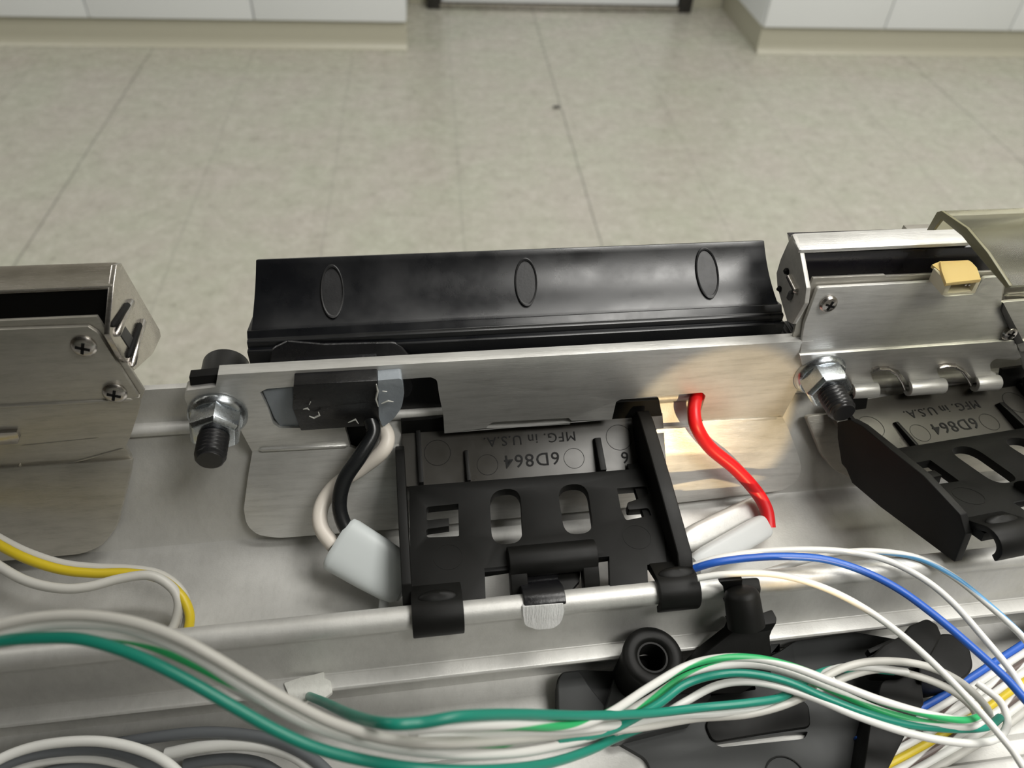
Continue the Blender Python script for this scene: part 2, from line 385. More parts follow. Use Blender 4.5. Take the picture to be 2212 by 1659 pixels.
# --- extruded base rail
xa, xb = -330, 330
pr = [(127.8, -120.4), (126.2, -120.3)]
pr += [(124.6, tn(866) * 124.6 + .5)]
cy, cz = 123.6, tn(876) * 123.6
for k in range(9):
    a = math.radians(100 + k * 20); pr.append((cy + 1.75 * math.cos(a), cz + 1.35 * math.sin(a)))
wz = (122.6, tn(893) * 122.6)
pr += [wz, (110.6, -153.6), (109.6, -154.8), (108.2, -155.2), (84, -155.2), (82.2, -154.6), (79.6, -147), (79.0, -141.6)]
ry, rz = 76.7, tn(1312) * 76.7
for k in range(11):
    a = math.radians(-10 + k * 23); pr.append((ry + 2.4 * math.cos(a), rz + 2.4 * math.sin(a)))
pr += [(75.1, rz - 3.2)]
pr += [(73.4, tn(1410) * 73.4)]
zl = tn(1410) * 73.4 
pr += [(73.2, zl - .15), (72.9, zl), (-zl and zl / tn(1442), zl - .1)]
yl = zl / tn(1446)
pr[-1] = (yl + .4, zl - .1); pr += [(yl, zl - .5), (yl + .6, zl - 2.2), (74.5, zl - 2.4), (75, -160), (74.0, -166), (58.5, -166)]
y2 = 60.0
y3 = -163.0 / tn(1640)
pr += [(y3 + 2.5, -166), (y3 + .8, -163.2), (y3, -163), (y3 - 8, -163), (y3 - 9, -164)]
y4 = -157.0 / tn(1800)
pr += [(y4 + 3, -164), (y4 + .8, -157.3), (y4, -157), (y4 - 4, -157), (y4 - 4, -169)]
pr += [(111, -169), (113.5, -156.2), (125.4, -132.8), (127.9, -130.5)]
g = G(); g.prof(pr, xa, xb)
rail = g.obj('aluminium_rail', MT['rail'], None, .25, 2, 28)
tag(rail, 'long silver aluminium rail running across the picture under all brackets and wires', 'rail')
g = G()     # machined notch where the latch tongue enters the front bead
pn = PYZ((ry - 2.2, rz + 1.6), (71.6, rz - 4.0))
g.prism([(1129, 1311), (1217, 1304), (1219, 1322), (1213, 1345, 10), (1196, 1358, 8), (1160, 1361, 8), (1134, 1352, 8), (1129, 1328)], pn, 1.6)
lab(g.obj('machined_notch', MT['cut'], rail, .15), 'rough machined cut in the front bead of the rail')
g = G(); g.prism([(1553, 1257), (1563, 1268), (1567, 1290), (1564, 1300), (1600, 1297), (1604, 1252)], PYc(ry - 2.55), .8)  # black slab over the uncut bead paints the shade of a gap
lab(g.obj('bead_gap_shade', MT['dark'], rail, .1), 'black slab painting the shade of a gap in the front bead')
# --- main mounting bracket
PF = PYc(118.3)
crease = (118.3, tn(935) * 118.3)
legb = (107.6, -151.9)
PL = PYZ(crease, legb)
br = thing('mounting_bracket', (28, 118, -150), 'bare aluminium mounting bracket with a long upright face held by two bolts', 'bracket')
slot = [(1050, 925), (1056, 917), (1066, 912), (1228, 903), (1235, 909), (1231, 916), (1140, 922)]
face = [(470, 810), (1757, 736), (1759, 764), (1804, 757, 6), (1813, 770), (1811, 800), (1790, 850), (1745, 850), (1722, 842), (1690, 902), (1519, 911),
        (1511, 897), (1524, 855), (1518, 848, 5), (1342, 862, 6), (1331, 868), (1322, 906), (960, 936), (958, 900), (948, 850), (944, 820, 10), (930, 815),
        (640, 835), (575, 840, 8), (562, 848), (578, 880), (590, 915), (604, 925, 5), (745, 922), (757, 967), (545, 976), (520, 930), (430, 925), (412, 890), (398, 860, 6), (400, 844, 6), (466, 836)]
g = G(); g.prism(face, PF, 2.9, [slot]); g.obj('upright_face', MT['plate'], br, .22)
leg = [(545, 974), (757, 965), (775, 972), (862, 964), (872, 1008), (1400, 975), (1418, 927), (1500, 922), (1519, 909), (1690, 900), (1702, 922), (1722, 975), (1733, 1012, 20), (1722, 1040, 16), (1690, 1060, 12), (1480, 1085),
       (870, 1142), (602, 1163, 14), (555, 1156, 16), (532, 1134, 14), (526, 1100), (536, 1025)]
g = G(); g.prism(leg, PL, 1.9); g.obj('sloping_leg', MT['plate'], br, .2)
for a, b in (((560, 971), (752, 962)), ((1527, 915), (1680, 902))):
    g = G(); p, q = PF.off(.15).at(*a), PF.off(.15).at(*b); d_ = q - p
    g.lathe(p, d_, [(0, .2), (.6, .55), (d_.length - .6, .55), (d_.length, .2)], 12)
    g.obj('bend_ridge', MT['plate'], br)
# --- bolts and nuts
def bolt(px, py, label, nlabel, knurl):
    c = PF.at(px, py); ax = Vector((0, -1, 0))
    t = thing('cap_screw', c + Vector((0, 5, 0)), label, 'screw')
    g = G(); g.thread(c + Vector((0, -1, 0)), ax, 3.2, 12.2); g.obj('threaded_shank', MT['blackox'], t)
    g = G(); h = c + Vector((0, 15.5, 0))
    if knurl:
        rings = []
        for tt, rs in ((0, .9), (.6, 1), (8.4, 1), (9, .94)):
            rings.append([h + Vector((math.cos(2 * math.pi * i / 96), 0, math.sin(2 * math.pi * i / 96))) * (4.9 * rs + (.22 if i % 3 == 0 else -.1)) + Vector((0, -tt, 0)) for i in range(96)])
        g.loft(rings)
    else: g.lathe(h, ax, [(0, 4.3), (.7, 5.1), (9, 5.1)])
    g.obj('screw_head', MT['blackox'], t)
    nt = thing('flange_nut', c + Vector((0, -4, 0)), nlabel, 'nut')
    g = G(); g.lathe(c + Vector((0, -.05, 0)), ax, [(0, 6.1), (.7, 6.1), (1.5, 5.6), (1.9, 5.2)], 56); g.obj('flange', MT['zinc'], nt, .08)
    g = G(); g.lathe(c + Vector((0, -1.2, 0)), ax, [(0, 5.5), (4.6, 5.5), (5.5, 4.7)], hexa=True, ph=.35 if not knurl else .1)
    g.obj('hex_body', MT['zinc'], nt, .25)
bolt(471, 893, 'black cap screw through the left ear of the mounting bracket', 'zinc flange nut on the left end of the mounting bracket', False)
bolt(1769, 806, 'black cap screw with knurled head through the right ear of the mounting bracket', 'zinc flange nut on the right end of the mounting bracket', True)
for pts, lb in (([(408, 815), (470, 809), (472, 829), (411, 834)], 'black rubber spacer behind the left bracket ear'), ([(1756, 741), (1812, 732), (1814, 752), (1758, 764)], 'black rubber spacer behind the right bracket ear')):
    g = G(); g.prism(pts, PYc(119.6), 2.2); tag(g.obj('rubber_spacer', MT['dark'], None, .2), lb, 'spacer')
# --- black lamp module behind the bracket
lm = thing('black_lamp_module', (28, 128, -135), 'long glossy black plastic lamp module with three oval dimples behind the bracket', 'lamp module')
xl, xr = -30.5, 85.2
pts = []
A0, A1 = Vector((140.4, tn(540) * 140.4)), Vector((127.6, tn(691) * 127.6))
dn = (A1 - A0); nn = Vector((-dn.y, dn.x)).normalized()
if nn.y > 0: nn = -nn
nn = -nn if nn.dot(Vector((-1, 1))) > 0 else nn    # points away from the viewer
for k in range(13):
    t_ = k / 12; s_ = 4 * t_ * (1 - t_)
    q = A0.lerp(A1, t_) + nn * 1.15 * s_; pts.append((q.x, q.y))
g = G(); back = [(a + 1.6, b - 1.0) for a, b in pts][::-1]
sec = pts + back
# slightly flared ends: build as loft between left and right
def flare(yz, x0a, x1a, x0b, x1b):
    L = [(x0a + (x0b - x0a) * ((i if i < 13 else 25 - i) / 12), a, b) for i, (a, b) in enumerate(yz)]
    Rr = [(x1a + (x1b - x1a) * ((i if i < 13 else 25 - i) / 12), a, b) for i, (a, b) in enumerate(yz)]
    n_ = 24; return [[Vector(l).lerp(Vector(r), j / n_) for l, r in zip(L, Rr)] for j in range(n_ + 1)]
g.loft(flare(sec, -30.3, 84.4, -31.9, 85.9)); panel = g.obj('curved_face', MT['lampblack'], lm, .3)
yb = 127.6; z0 = tn(691) * yb
def zz(y, row): return tn(row) * y
step = [(yb + .3, z0 + .3), (yb - .9, zz(yb - .9, 703)), (yb - 1.4, zz(yb - 1.4, 706)), (yb - 2.0, zz(yb - 2.0, 711)), (yb - 2.2, zz(yb - 2.2, 722)), (yb - 3.2, zz(yb - 3.2, 727)), (yb - 3.6, zz(yb - 3.6, 731)), (yb - 3.8, -118), (yb - 4.4, -134), (yb + 6, -134), (yb + 8, z0 - 2)]
g = G(); g.prof(step, -32.6, 86.5); g.obj('stepped_base', MT['lampblack'], lm, .25)
# dimples
def on_face(px, py, off=0.0):
    best = None; r = ray(px, py)
    for i in range(12):
        (y0, z0_), (y1, z1_) = pts[i], pts[i + 1]
        pl = PYZ((y0, z0_), (y1, z1_)); q = pl.at(px, py)
        if min(y0, y1) - .05 <= q.y <= max(y0, y1) + .05: return q + pl.n * off
    return Plane((0, A0.x, A0.y), (0, -.7, .7)).at(px, py) + Vector((0, -.7, .7)) * off
for cx_, cy_, rw, rh, sl in ((718, 630, 25, 59, .02), (1136, 610, 24, 53, .03), (1527, 590, 24, 56, .12)):
    g = G(); n_ = 48; rings = []
    for rr_, of in ((1.0, -.25), (1.0, .08), (.95, .16), (.88, .05), (.84, -.55), (.5, -.62), (.02, -.62)):
        ring = []
        for k_ in range(n_):
            a = 2 * math.pi * k_ / n_; ddx, ddy = rw * rr_ * math.cos(a), rh * rr_ * math.sin(a)
            ring.append(on_face(cx_ + ddx + ddy * sl, cy_ + ddy, of + .35))
        rings.append(ring)
    g.loft(rings); g.obj('oval_dimple', MT['rim'], lm)
# terminal box poking through the bracket window, with glue either side
g = G(); T0 = PYc(114.8); 
g.poly3([T0.at(634, 832), T0.at(815, 822), T0.at(817, 868), T0.at(632, 886)], (), (0, 9, 0))
g.obj('terminal_box', MT['gloss'], lm, .3)
g = G(); T1 = PYZ((114.8, T0.at(817, 868).z), (117.0, -131.5))
g.prism([(632, 884), (817, 867), (821, 915), (790, 921), (650, 931)], T1, 5); g.obj('terminal_box_underside', MT['gloss'], lm, .3)
def blob(name, pts_, plane, th, mat, parent, bevel=.8):
    g = G(); g.prism(pts_, plane, th); return g.obj(name, mat, parent, bevel, 4, 20)
lab(blob('hot_glue', [(566, 845), (600, 838), (634, 836), (634, 880), (652, 930), (606, 924), (592, 905), (578, 872)], PYc(118.9), 3, MT['glue'], lm, .5), 'translucent glue filling the left of the window')
lab(blob('hot_glue', [(816, 822), (868, 817, 8), (873, 850), (868, 880, 10), (850, 906, 12), (826, 924, 8), (818, 900)], PYc(115.2), 6, MT['glue'], lm, 1.6), 'blue-white glue blob right of the terminal box')
g = G(); g.prism([(868, 816), (888, 815, 8), (893, 838, 8), (884, 858, 8), (872, 862)], PYc(119.5), 4); g.obj('glue_smear', MT['gloss'], lm, .5)
g = G(); g.prism([(745, 925), (820, 915), (838, 905), (845, 940), (800, 945), (762, 975), (752, 960)], PYc(119.9), 1.0); g.obj('cable_entry', MT['dark'], lm, .2)
for pts_ in ([(668, 899), (678, 903), (690, 897), (688, 890)], [(655, 884), (664, 882), (668, 886)], [(668, 874), (671, 868)], [(752, 913), (768, 906), (774, 915)], [(826, 845), (836, 846)], [(824, 872), (838, 866), (850, 868)], [(813, 830), (816, 845), (812, 862), (817, 878)]):
    g = G(); P3 = [PYc(114.2).at(*p) for p in pts_]; rings = []
    for i, p in enumerate(P3):
        dd = (P3[min(i + 1, len(P3) - 1)] - P3[max(i - 1, 0)]).normalized(); n_ = Vector((0, -1, 0)); v_ = dd.cross(n_).normalized()
        rings.append([p + (n_ * math.cos(a) + v_ * math.sin(a)) * (.22 if 0 < i < len(P3) - 1 else .1) for a in [2 * math.pi * q / 8 for q in range(8)]])
    g.loft(rings); g.obj('glue_strand', MT['tape'], lm)
# lumpy potting at the left of the module base, above the plate
g = G(); pl = PYZ((126.0, zz(126, 706)), (122.8, -112.8))
g.prism([(585, 752, 12), (620, 735), (700, 742), (860, 738, 22), (882, 765, 14), (890, 775), (580, 795)], pl.off(.9), 2.2)
lab(g.obj('potting_lump', MT['gloss'], lm, .7, 3, 20), 'lumpy shiny black potting at the left end')
# ------------------------------------------------------------------ text raised on plastic
def lettering(name, body, pl, px, py, size, mat, parent, tf=IDENT, bold=0.0, sx=1.0, flip=True):
    cu = bpy.data.curves.new(name, 'FONT'); cu.body = body; cu.size = size; cu.extrude = .12; cu.offset = bold; cu.resolution_u = 3
    cu.space_character = 1.12
    to = bpy.data.objects.new(name, cu); COL.objects.link(to)
    bpy.context.view_layer.update()
    me = bpy.data.meshes.new_from_object(to.evaluated_get(bpy.context.evaluated_depsgraph_get()))
    bpy.data.objects.remove(to)
    o = pl.at(px, py); n = pl.n; X = Vector((-1, 0, 0)) if flip else Vector((1, 0, 0)); X = (X - n * X.dot(n)).normalized(); Yv = n.cross(X)
    g = G(tf); 
    vs_ = [g.v(o + X * v.co.x * sx + Yv * v.co.y + n * v.co.z) for v in me.vertices]
    for p in me.polygons:
        try: g.bm.faces.new([vs_[i] for i in p.vertices])
        except ValueError: pass
    bmesh.ops.recalc_face_normals(g.bm, faces=g.bm.faces[:])
    bpy.data.meshes.remove(me)
    return g.obj(name, mat, parent, smooth=False)
MT['letter'] = plastic('dark_moulded_lettering', (.004, .004, .004), .6, .05, spec=.2)
# ------------------------------------------------------------------ black snap clips
TXT = PYZ((120.6, -134.2), (109.2, -139.8)); FP = PZc(-137.6)
def clip(label, tf, shade):
    t = thing('mounting_clip', tf(Vector((28, 100, -150))), label, 'clip')
    g = G(tf); g.prism([(868, 915), (1325, 880), (1430, 874), (1440, 1012), (890, 1052), (870, 1050)], TXT, 1.3); g.obj('back_panel', MT['panelsheen'], t, .15)
    g = G(tf); g.prism([(1320, 870), (1424, 864), (1432, 905), (1322, 913)], PYc(120.8), 1.0); g.obj('ridge_hook', MT['clip'], t, .15)
    g = G(tf); g.prism([(866, 910), (958, 903), (962, 936), (868, 945)], PYc(120.8), 1.0); g.obj('ridge_hook', MT['clip'], t, .15)
    holes = [[(1057, 1060, 34), (1124, 1053, 34), (1130, 1172, 28), (1063, 1178, 30)], [(1203, 1049, 34), (1268, 1043, 34), (1283, 1150, 28), (1220, 1157, 30)],
             [(921, 1095, 6), (990, 1088), (992, 1158, 4), (921, 1161, 8), (920, 1143, 6), (970, 1136), (969, 1119), (921, 1124, 6)],
             [(1333, 1055), (1397, 1050, 8), (1401, 1070, 8), (1354, 1086, 6), (1357, 1101, 4), (1401, 1097, 6), (1407, 1113), (1352, 1124, 6), (1341, 1100)]]
    g = G(tf); g.prism([(884, 1050), (1410, 1010), (1428, 1100), (1440, 1215), (1398, 1220), (1400, 1262), (1318, 1270), (1316, 1200), (1288, 1204), (1100, 1226), (1047, 1234), (1049, 1292), (1000, 1297), (1000, 1305), (893, 1315), (886, 1200)], FP, 2.2, holes)
    g.obj('slotted_panel', MT['clip'], t, .28)
    for (a, b, hh, wd) in (((890, 932), (905, 1046), 1.4, 1.1), ((1004, 975), (1008, 1042), 1.6, .9), ((1278, 950), (1292, 1022), 2.6, 1.5), ((1378, 902), (1384, 1012), 2.2, 1.2), ((1398, 898), (1404, 1010), 2.6, .8)):
        p, q = TXT.at(*a), TXT.at(*b); p.x = q.x
        g = G(tf); g.poly3([p + Vector((0, .6, -.3)), p + TXT.n * hh * .6, q + TXT.n * hh + Vector((0, 0, .2)), q + Vector((0, -.6, -1.2))], (), (wd, 0, 0)); g.obj('rib', MT['clip'], t, .2)
    lw = [(117, -134), (113.5, -131.2), (110, -130.8), (92, -132.6), (82, -135.6), (79.6, -139), (79.8, -147.2), (100, -147.6), (109, -147), (111.5, -144.5), (113.2, -144), (116, -138)]
    xl_ = FP.at(886, 1200).x
    g = G(tf); g.poly3([(xl_ - 2.0, a, b) for a, b in lw], (), (2.0, 0, 0)); g.obj('side_wall', MT['clip'], t, .3, 3)
    rw = [(118, -136), (119.8, -131), (118.3, -129.2), (115, -129), (98, -131.2), (82, -134), (79.6, -136), (79.8, -146), (105, -147), (112, -143)]
    xr_ = Plane((0, 0, -133.8), (0, 0, 1)).at(1503, 1213).x
    g = G(tf); g.poly3([(xr_ - 3.2, a, b) for a, b in rw], (), (3.2, 0, 0)); g.obj('side_wall', MT['clip'], t, .45, 3)
    g = G(tf); g.poly3([(xr_ - 6.2, a, b) for a, b in [(110, -139.8), (110, -138.2), (82, -138.2), (80, -139.8)]], (), (3.1, 0, 0)); g.obj('wall_foot', MT['clip'], t, .1)
    for x0_, x1_ in ((-1.9, 8.2), (47.9, xr_ + .15)):
        sec_ = [(82.5, -137.4), (82.5, -139.8)]
        sec_ += [(ry + 2.55 * math.cos(math.radians(a)), rz + 2.55 * math.sin(math.radians(a))) for a in range(75, 216, 14)]
        sec_ += [(ry + 4.0 * math.cos(math.radians(a)), rz + 4.0 * math.sin(math.radians(a))) for a in range(218, 70, -14)]
        g = G(tf); g.poly3([(x0_, a, b) for a, b in sec_], (), (x1_ - x0_, 0, 0)); hk = g.obj('snap_hook', MT['clip'], t, .3, 2, 35)
        xm = (x0_ + x1_) / 2 + .2; g = G(tf); rings = []
        for i in range(1, 9):
            ph = math.pi / 2 * i / 8
            rings.append([Vector((xm + 3.9 * math.sin(ph) * math.cos(a), ry + 1.9 + 1.5 * math.sin(ph) * math.sin(a), rz + 3.4 + 1.0 * math.cos(ph) + .2 * math.sin(a))) for a in [2 * math.pi * k_ / 28 for k_ in range(28)]])
        g.loft(rings); g.obj('oval_bump', MT['clip'], hk)
    # rolled latch with two cheeks and a tongue
    P135 = PZc(-135.4)
    xa_, xb_ = P135.at(1098, 1200).x, P135.at(1290, 1190).x
    yc_ = P135.at(1195, 1193).y
    g = G(tf); sec_ = [(yc_ + 3.4 * math.cos(math.radians(a)), -138.0 + 3.4 * math.sin(math.radians(a))) for a in range(20, 196, 11)] + [(yc_ - 2.6, -139.5), (yc_ + 2.5, -139.5)]
    g.prof(sec_, xa_, xb_); la = g.obj('latch_roll', MT['clip'], t, .3)
    for x0_, x1_ in ((xa_, xa_ + 3.6), (xb_ - 3.4, xb_)):
        g = G(tf); g.poly3([(x0_, a, b) for a, b in [(yc_ - 2.2, -136.4), (yc_ - 3.6, -137.4), (yc_ - 6, -139.2), (yc_ - 7.4, -142.5), (yc_ - 6.0, -144), (yc_ - 3.6, -141.5), (yc_ - 1, -139.4)]], (), (x1_ - x0_, 0, 0)); g.obj('latch_cheek', MT['clip'], t, .35, 3)
    g = G(tf); xa2, xb2 = PZc(-138.8).at(1131, 1290).x, PZc(-138.8).at(1216, 1285).x
    g.poly3([(xa2 - .4, a, b) for a, b in [(yc_ - 1.5, -139.2), (yc_ - 4.2, -139.4), (ry + 2.6, rz + 2.5), (ry + 1.0, rz + 3.2), (ry - .4, rz + 3.1), (ry - 1.5, rz + 2.5), (ry - 1.5, rz + 1.6), (ry - .6, rz + 1.4), (ry + 1, rz + 1.6), (ry + 3, rz - 2), (yc_ - 2, -142)]], (), (xb2 - xa2 + .4, 0, 0)); g.obj('latch_tongue', MT['gloss'], t, .3, 3)
    g = G(tf); g.prism([(1138, 1222), (1256, 1212), (1252, 1255), (1217, 1294), (1131, 1300), (1140, 1262)], PZc(-140.2), 1.4); g.obj('latch_web', MT['clip'], t, .3)
    for a in ((1047, 1231), (1313, 1197)):
        p = FP.at(*a); g = G(tf); g.box(p + Vector((2.4 if a[0] < 1200 else -.6, 0, -.6)), (2.6, .55, .6)); g.obj('hinge_bar', MT['dark'], t, .15)
    for (cx_, cy_, r_, pl) in ((945, 978, 3.1, TXT), (1053, 1004, 2.5, TXT), (1240, 990, 2.5, TXT), (1337, 945, 3.2, TXT), (968, 1203, 3.1, FP), (1376, 1160, 3.1, FP)):
        c_ = pl.at(cx_, cy_); g = G(tf); g.lathe(c_ + pl.n * -.1, pl.n, [(0, r_), (.16, r_ - .02), (.16, r_ - .12), (0, r_ - .14)], 40, closed=True); g.obj('moulding_ring', MT['clip'] if pl is FP else MT['letter'], t)
    lettering('lettering', 'MFG. in U.S.A.', TXT.off(.0), 1243, 932, 3.3, MT['letter'], t, tf, .0, 1.0)
    lettering('lettering', '6D864', TXT.off(.0), 1208, 976, 4.4, MT['letter'], t, tf, .02, 1.02)
    lettering('lettering', '6', TXT.off(.0), 1357, 976, 4.0, MT['letter'], t, tf, .02)
    return t
clip('black plastic snap clip with two slots seated on the rail under the bracket', IDENT, 0)
PH = math.radians(14); YAW = math.radians(15); DX = 103.5
def tfR(p):                                 # lifted at the near side and swung a little to the right
    p = Vector(p); dy, dz = p.y - 121.0, p.z + 133.0; c_, s_ = math.cos(PH), math.sin(PH)
    y, z = c_ * dy + s_ * dz, -s_ * dy + c_ * dz; x = p.x - 27.0; c_, s_ = math.cos(YAW), math.sin(YAW)
    return Vector((27.0 + DX + c_ * x - s_ * y, 119.0 + s_ * x * .35 + c_ * y, -131.2 + z))
clip('shadowed black plastic snap clip lifted off the rail at the right edge', tfR, 0)
# ------------------------------------------------------------------ light modules left and right
def screw_head(px, py, pl, r, t, mat='bright'):
    c_ = pl.at(px, py); n = pl.n; u = n.orthogonal().normalized(); v_ = n.cross(u)
    g = G(); g.lathe(c_, n, [(-.1, r), (.5, r), (.95, r * .82), (1.15, r * .5), (1.2, .02)], 32); s_ = g.obj('screw', MT[mat], t)
    a = math.radians(25); U = u * math.cos(a) + v_ * math.sin(a); V = n.cross(U)
    for A_, B_ in ((U, V), (V, U)):
        g = G(); g.box(c_ + n * 1.14, (r * .55, r * .12, .12), (A_, B_, n)); g.obj('cross_recess', MT['dark'], s_)
PA = PYZ((120.2, -94), (117.7, -115)); PB = PYZ((117.7, tn(0) * 0 - 115.2), (118.6, -134))
lmod = thing('light_module', (-90, 125, -115), 'silver light module at the left edge with black interior and two screws', 'light module')
g = G(); g.prism([(-420, 727), (190, 706), (212, 720, 8), (301, 860), (-420, 904)], PA, .9); g.obj('front_plate', MT['bracket'], lmod, .12)
g = G(); g.prism([(-420, 712), (209, 684), (312, 845), (305, 862), (-420, 900)], PA.off(-1.1), .8); g.obj('back_plate', MT['bracket'], lmod, .1)
g = G(); g.prism([(-420, 903), (301, 859), (303, 875), (299, 892), (280, 948), (270, 966), (285, 993), (-420, 1040)], PB, 1.2); g.obj('mid_plate', MT['bracket'], lmod, .15)
g = G(); g.prism([(-420, 1040), (285, 993), (281, 1020), (268, 1075), (252, 1138, 12), (222, 1178, 16), (178, 1197, 20), (110, 1203), (-420, 1250)], PL.off(.6), 1.6); g.obj('sloping_leg', MT['bracket'], lmod, .2)
for a, b, pl, rr_ in (((-400, 898), (288, 862), PA, .45), ((44, 962), (215, 945), PB, .18), ((-400, 1056), (40, 1030), PB, .5), ((40, 1030), (268, 968), PB, .35), ((44, 1000), (38, 1030), PB, .4)):
    p, q = pl.off(-.05).at(*a), pl.off(-.05).at(*b); d_ = q - p; g = G(); g.lathe(p, d_, [(0, rr_ * .3), (.7, rr_), (d_.length - .7, rr_), (d_.length, rr_ * .3)], 12); g.obj('pressed_crease', MT['bracket'], lmod)
g = G(); g.prism([(-200, 944), (36, 934), (42, 948), (38, 960), (-200, 972)], PB.off(1.0), 1.2); g.obj('folded_tab', MT['bright'], lmod, .3)
screw_head(182, 746, PA, 2.35, lmod); screw_head(249, 847, PA, 2.35, lmod)
xe = -54.6
g = G(); g.prism([(246, 614), (252, 572), (262, 568), (345, 712), (348, 727), (331, 764, 8), (291, 800), (262, 770), (236, 722)], PXc(xe), 1.0); g.obj('end_cap', MT['bright'], lmod, .15)
zt_ = PXc(xe).at(250, 608).z
g = G(); g.prism([(-420, 588), (248, 566), (263, 569), (244, 614), (240, 617), (-420, 645)], PZc(zt_ + .3), .9); g.obj('top_strip', MT['bright'], lmod, .25)
g = G(); g.prism([(-420, 642), (241, 617), (246, 740), (230, 750), (-420, 790)], PYc(PXc(xe).at(243, 613).y + .6), 5); g.obj('dark_interior', MT['dark'], lmod)
for a, b in (((285, 648), (250, 725)), ((310, 690), (284, 792))):
    pl = PXc(xe + .25); p, q = pl.at(*a), pl.at(*b); d_ = q - p
    g = G(); g.lathe(p, d_, [(0, .3), (.8, .8), (d_.length - .8, .8), (d_.length, .3)], 14); g.obj('pressed_louvre', MT['bright'], lmod)
    p, q = pl.at(a[0] - 7, a[1] + 8), pl.at(b[0] - 7, b[1] - 20); d_ = q - p
    g = G(); g.lathe(p, d_, [(0, .2), (.8, .6), (d_.length - .8, .6), (d_.length, .2)], 14); g.obj('louvre_slot', MT['dark'], lmod)
g = G(); g.prism([(254, 712), (268, 700), (292, 735), (280, 752)], PXc(xe + .2), .4); g.obj('inner_louvre', MT['seam'], lmod, .1)
# right module
rmod = thing('light_module', (112, 125, -115), 'silver light module right of the bracket with a yellow connector notch', 'light module')
a0 = [(1738, 700), (1767, 622, 6), (2035, 608, 4), (2041, 618), (2032, 634, 6), (2042, 641, 4), (2104, 636, 6), (2118, 612), (2128, 600, 6), (2158, 598, 6), (2168, 612, 6), (2163, 655, 6), (2194, 736), (1800, 762), (1728, 768)]
g = G(); g.prism(a0, PA, 1.0); g.obj('front_plate', MT['plate'], rmod, .15)
g = G(); g.prism([(1757, 601), (1912, 594), (1914, 597), (2158, 586), (2172, 610), (2163, 660), (2190, 735), (1745, 760), (1712, 735), (1722, 690)], PA.off(-1.5), .8); g.obj('back_plate', MT['bracket'], rmod, .1)
PBr = PYZ((117.7, -115.2), (119.4, -124.6))
def arc(cx_, cy_, rx, ry_, a0_, a1_, n_=10): return [(cx_ + rx * math.cos(math.radians(a0_ + (a1_ - a0_) * i / n_)), cy_ - ry_ * math.sin(math.radians(a0_ + (a1_ - a0_) * i / n_))) for i in range(n_ + 1)]
b0 = [(1728, 768), (2192, 736), (2206, 772), (2196, 778), (2150, 775, 8), (2138, 786, 6), (2142, 806), (2154, 812), (2154, 822)]
b0 += [(2110, 826)] + [(2096, 812), (2080, 795), (2058, 786), (2036, 788), (2024, 796), (2026, 806), (2036, 830)]
b0 += [(1966, 834)] + [(1954, 818), (1940, 800), (1918, 792), (1895, 794), (1880, 804), (1884, 816), (1892, 838)]
b0 += [(1836, 842), (1745, 846)]
g = G(); g.prism(b0, PBr, 1.0); g.obj('mid_plate', MT['plate'], rmod, .12)
for x0_, x1_, yy in ((1838, 1891, 845), (1960, 2036, 838), (2104, 2154, 829)):
    p, q = PYc(119.0).at(x0_, yy), PYc(119.0).at(x1_, yy - (x1_ - x0_) * .055); 
    g = G(); g.prof([(p.y + 2.0 * math.cos(math.radians(a)), p.z + 2.0 * math.sin(math.radians(a))) for a in range(60, 300, 16)] + [(p.y + .9 * math.cos(math.radians(a)), p.z + .9 * math.sin(math.radians(a))) for a in range(300, 60, -30)], p.x, q.x)
    g.obj('rolled_tab', MT['plate'], rmod, .12)
def strip_tube(name, pts_, r_, mat, parent, pl):
    g = G(); P3 = [pl.at(*p) for p in pts_]; rings = []
    for i, p in enumerate(P3):
        d_ = (P3[min(i + 1, len(P3) - 1)] - P3[max(i - 1, 0)]).normalized(); u = pl.n; v_ = d_.cross(u).normalized()
        rings.append([p + (u * math.cos(a) * r_ * 1.6 + v_ * math.sin(a) * r_) for a in [2 * math.pi * k_ / 12 for k_ in range(12)]])
    g.loft(rings); return g.obj(name, mat, parent)
for pa in ([(1884, 800), (1898, 795), (1918, 796), (1936, 806), (1948, 824), (1955, 842), (1957, 858)], [(2028, 793), (2042, 789), (2062, 790), (2078, 800), (2090, 816), (2098, 832), (2100, 848)]):
    strip_tube('curved_lip', pa, .45, MT['bright'], rmod, PBr.off(.5))
screw_head(1788, 655, PA, 2.0, rmod); screw_head(2178, 718, PA, 1.9, rmod)
xr2 = PYc(125.3).at(1727, 540).x
pe = PXc(xr2)
g = G(); g.prism([(1727, 540), (1711, 506), (1700, 528), (1686, 560), (1677, 590), (1679, 620), (1690, 660), (1700, 694), (1712, 700), (1738, 655), (1742, 622)], pe, 1.0); g.obj('end_cap', MT['dullsteel'], rmod, .15)
zt2 = pe.at(1720, 525).z
g = G(); g.prism([(1709, 507), (1716, 504), (2110, 487), (2095, 524), (1732, 540), (1726, 539)], PZc(zt2), .9); g.obj('top_strip', MT['plate'], rmod, .25)
g = G(); g.prism([(1731, 547), (2400, 523), (2400, 610), (1760, 625), (1745, 622)], PYc(pe.at(1727, 540).y + .4), 8); g.obj('dark_interior', MT['sheenblack'], rmod, .2)
for a, b, mt in (((1697, 580), (1702, 592), 'dark'), ((1703, 594), (1722, 632), 'bright'), ((1683, 618), (1685, 630), 'dark'), ((1704, 648), (1712, 628), 'seam')):
    p, q = pe.off(.2).at(*a), pe.off(.2).at(*b); d_ = q - p; g = G(); g.lathe(p, d_, [(0, .25), (.5, .7), (d_.length - .5, .7), (d_.length, .25)], 12); g.obj('pressed_louvre' if mt == 'bright' else 'louvre_slot', MT[mt], rmod)
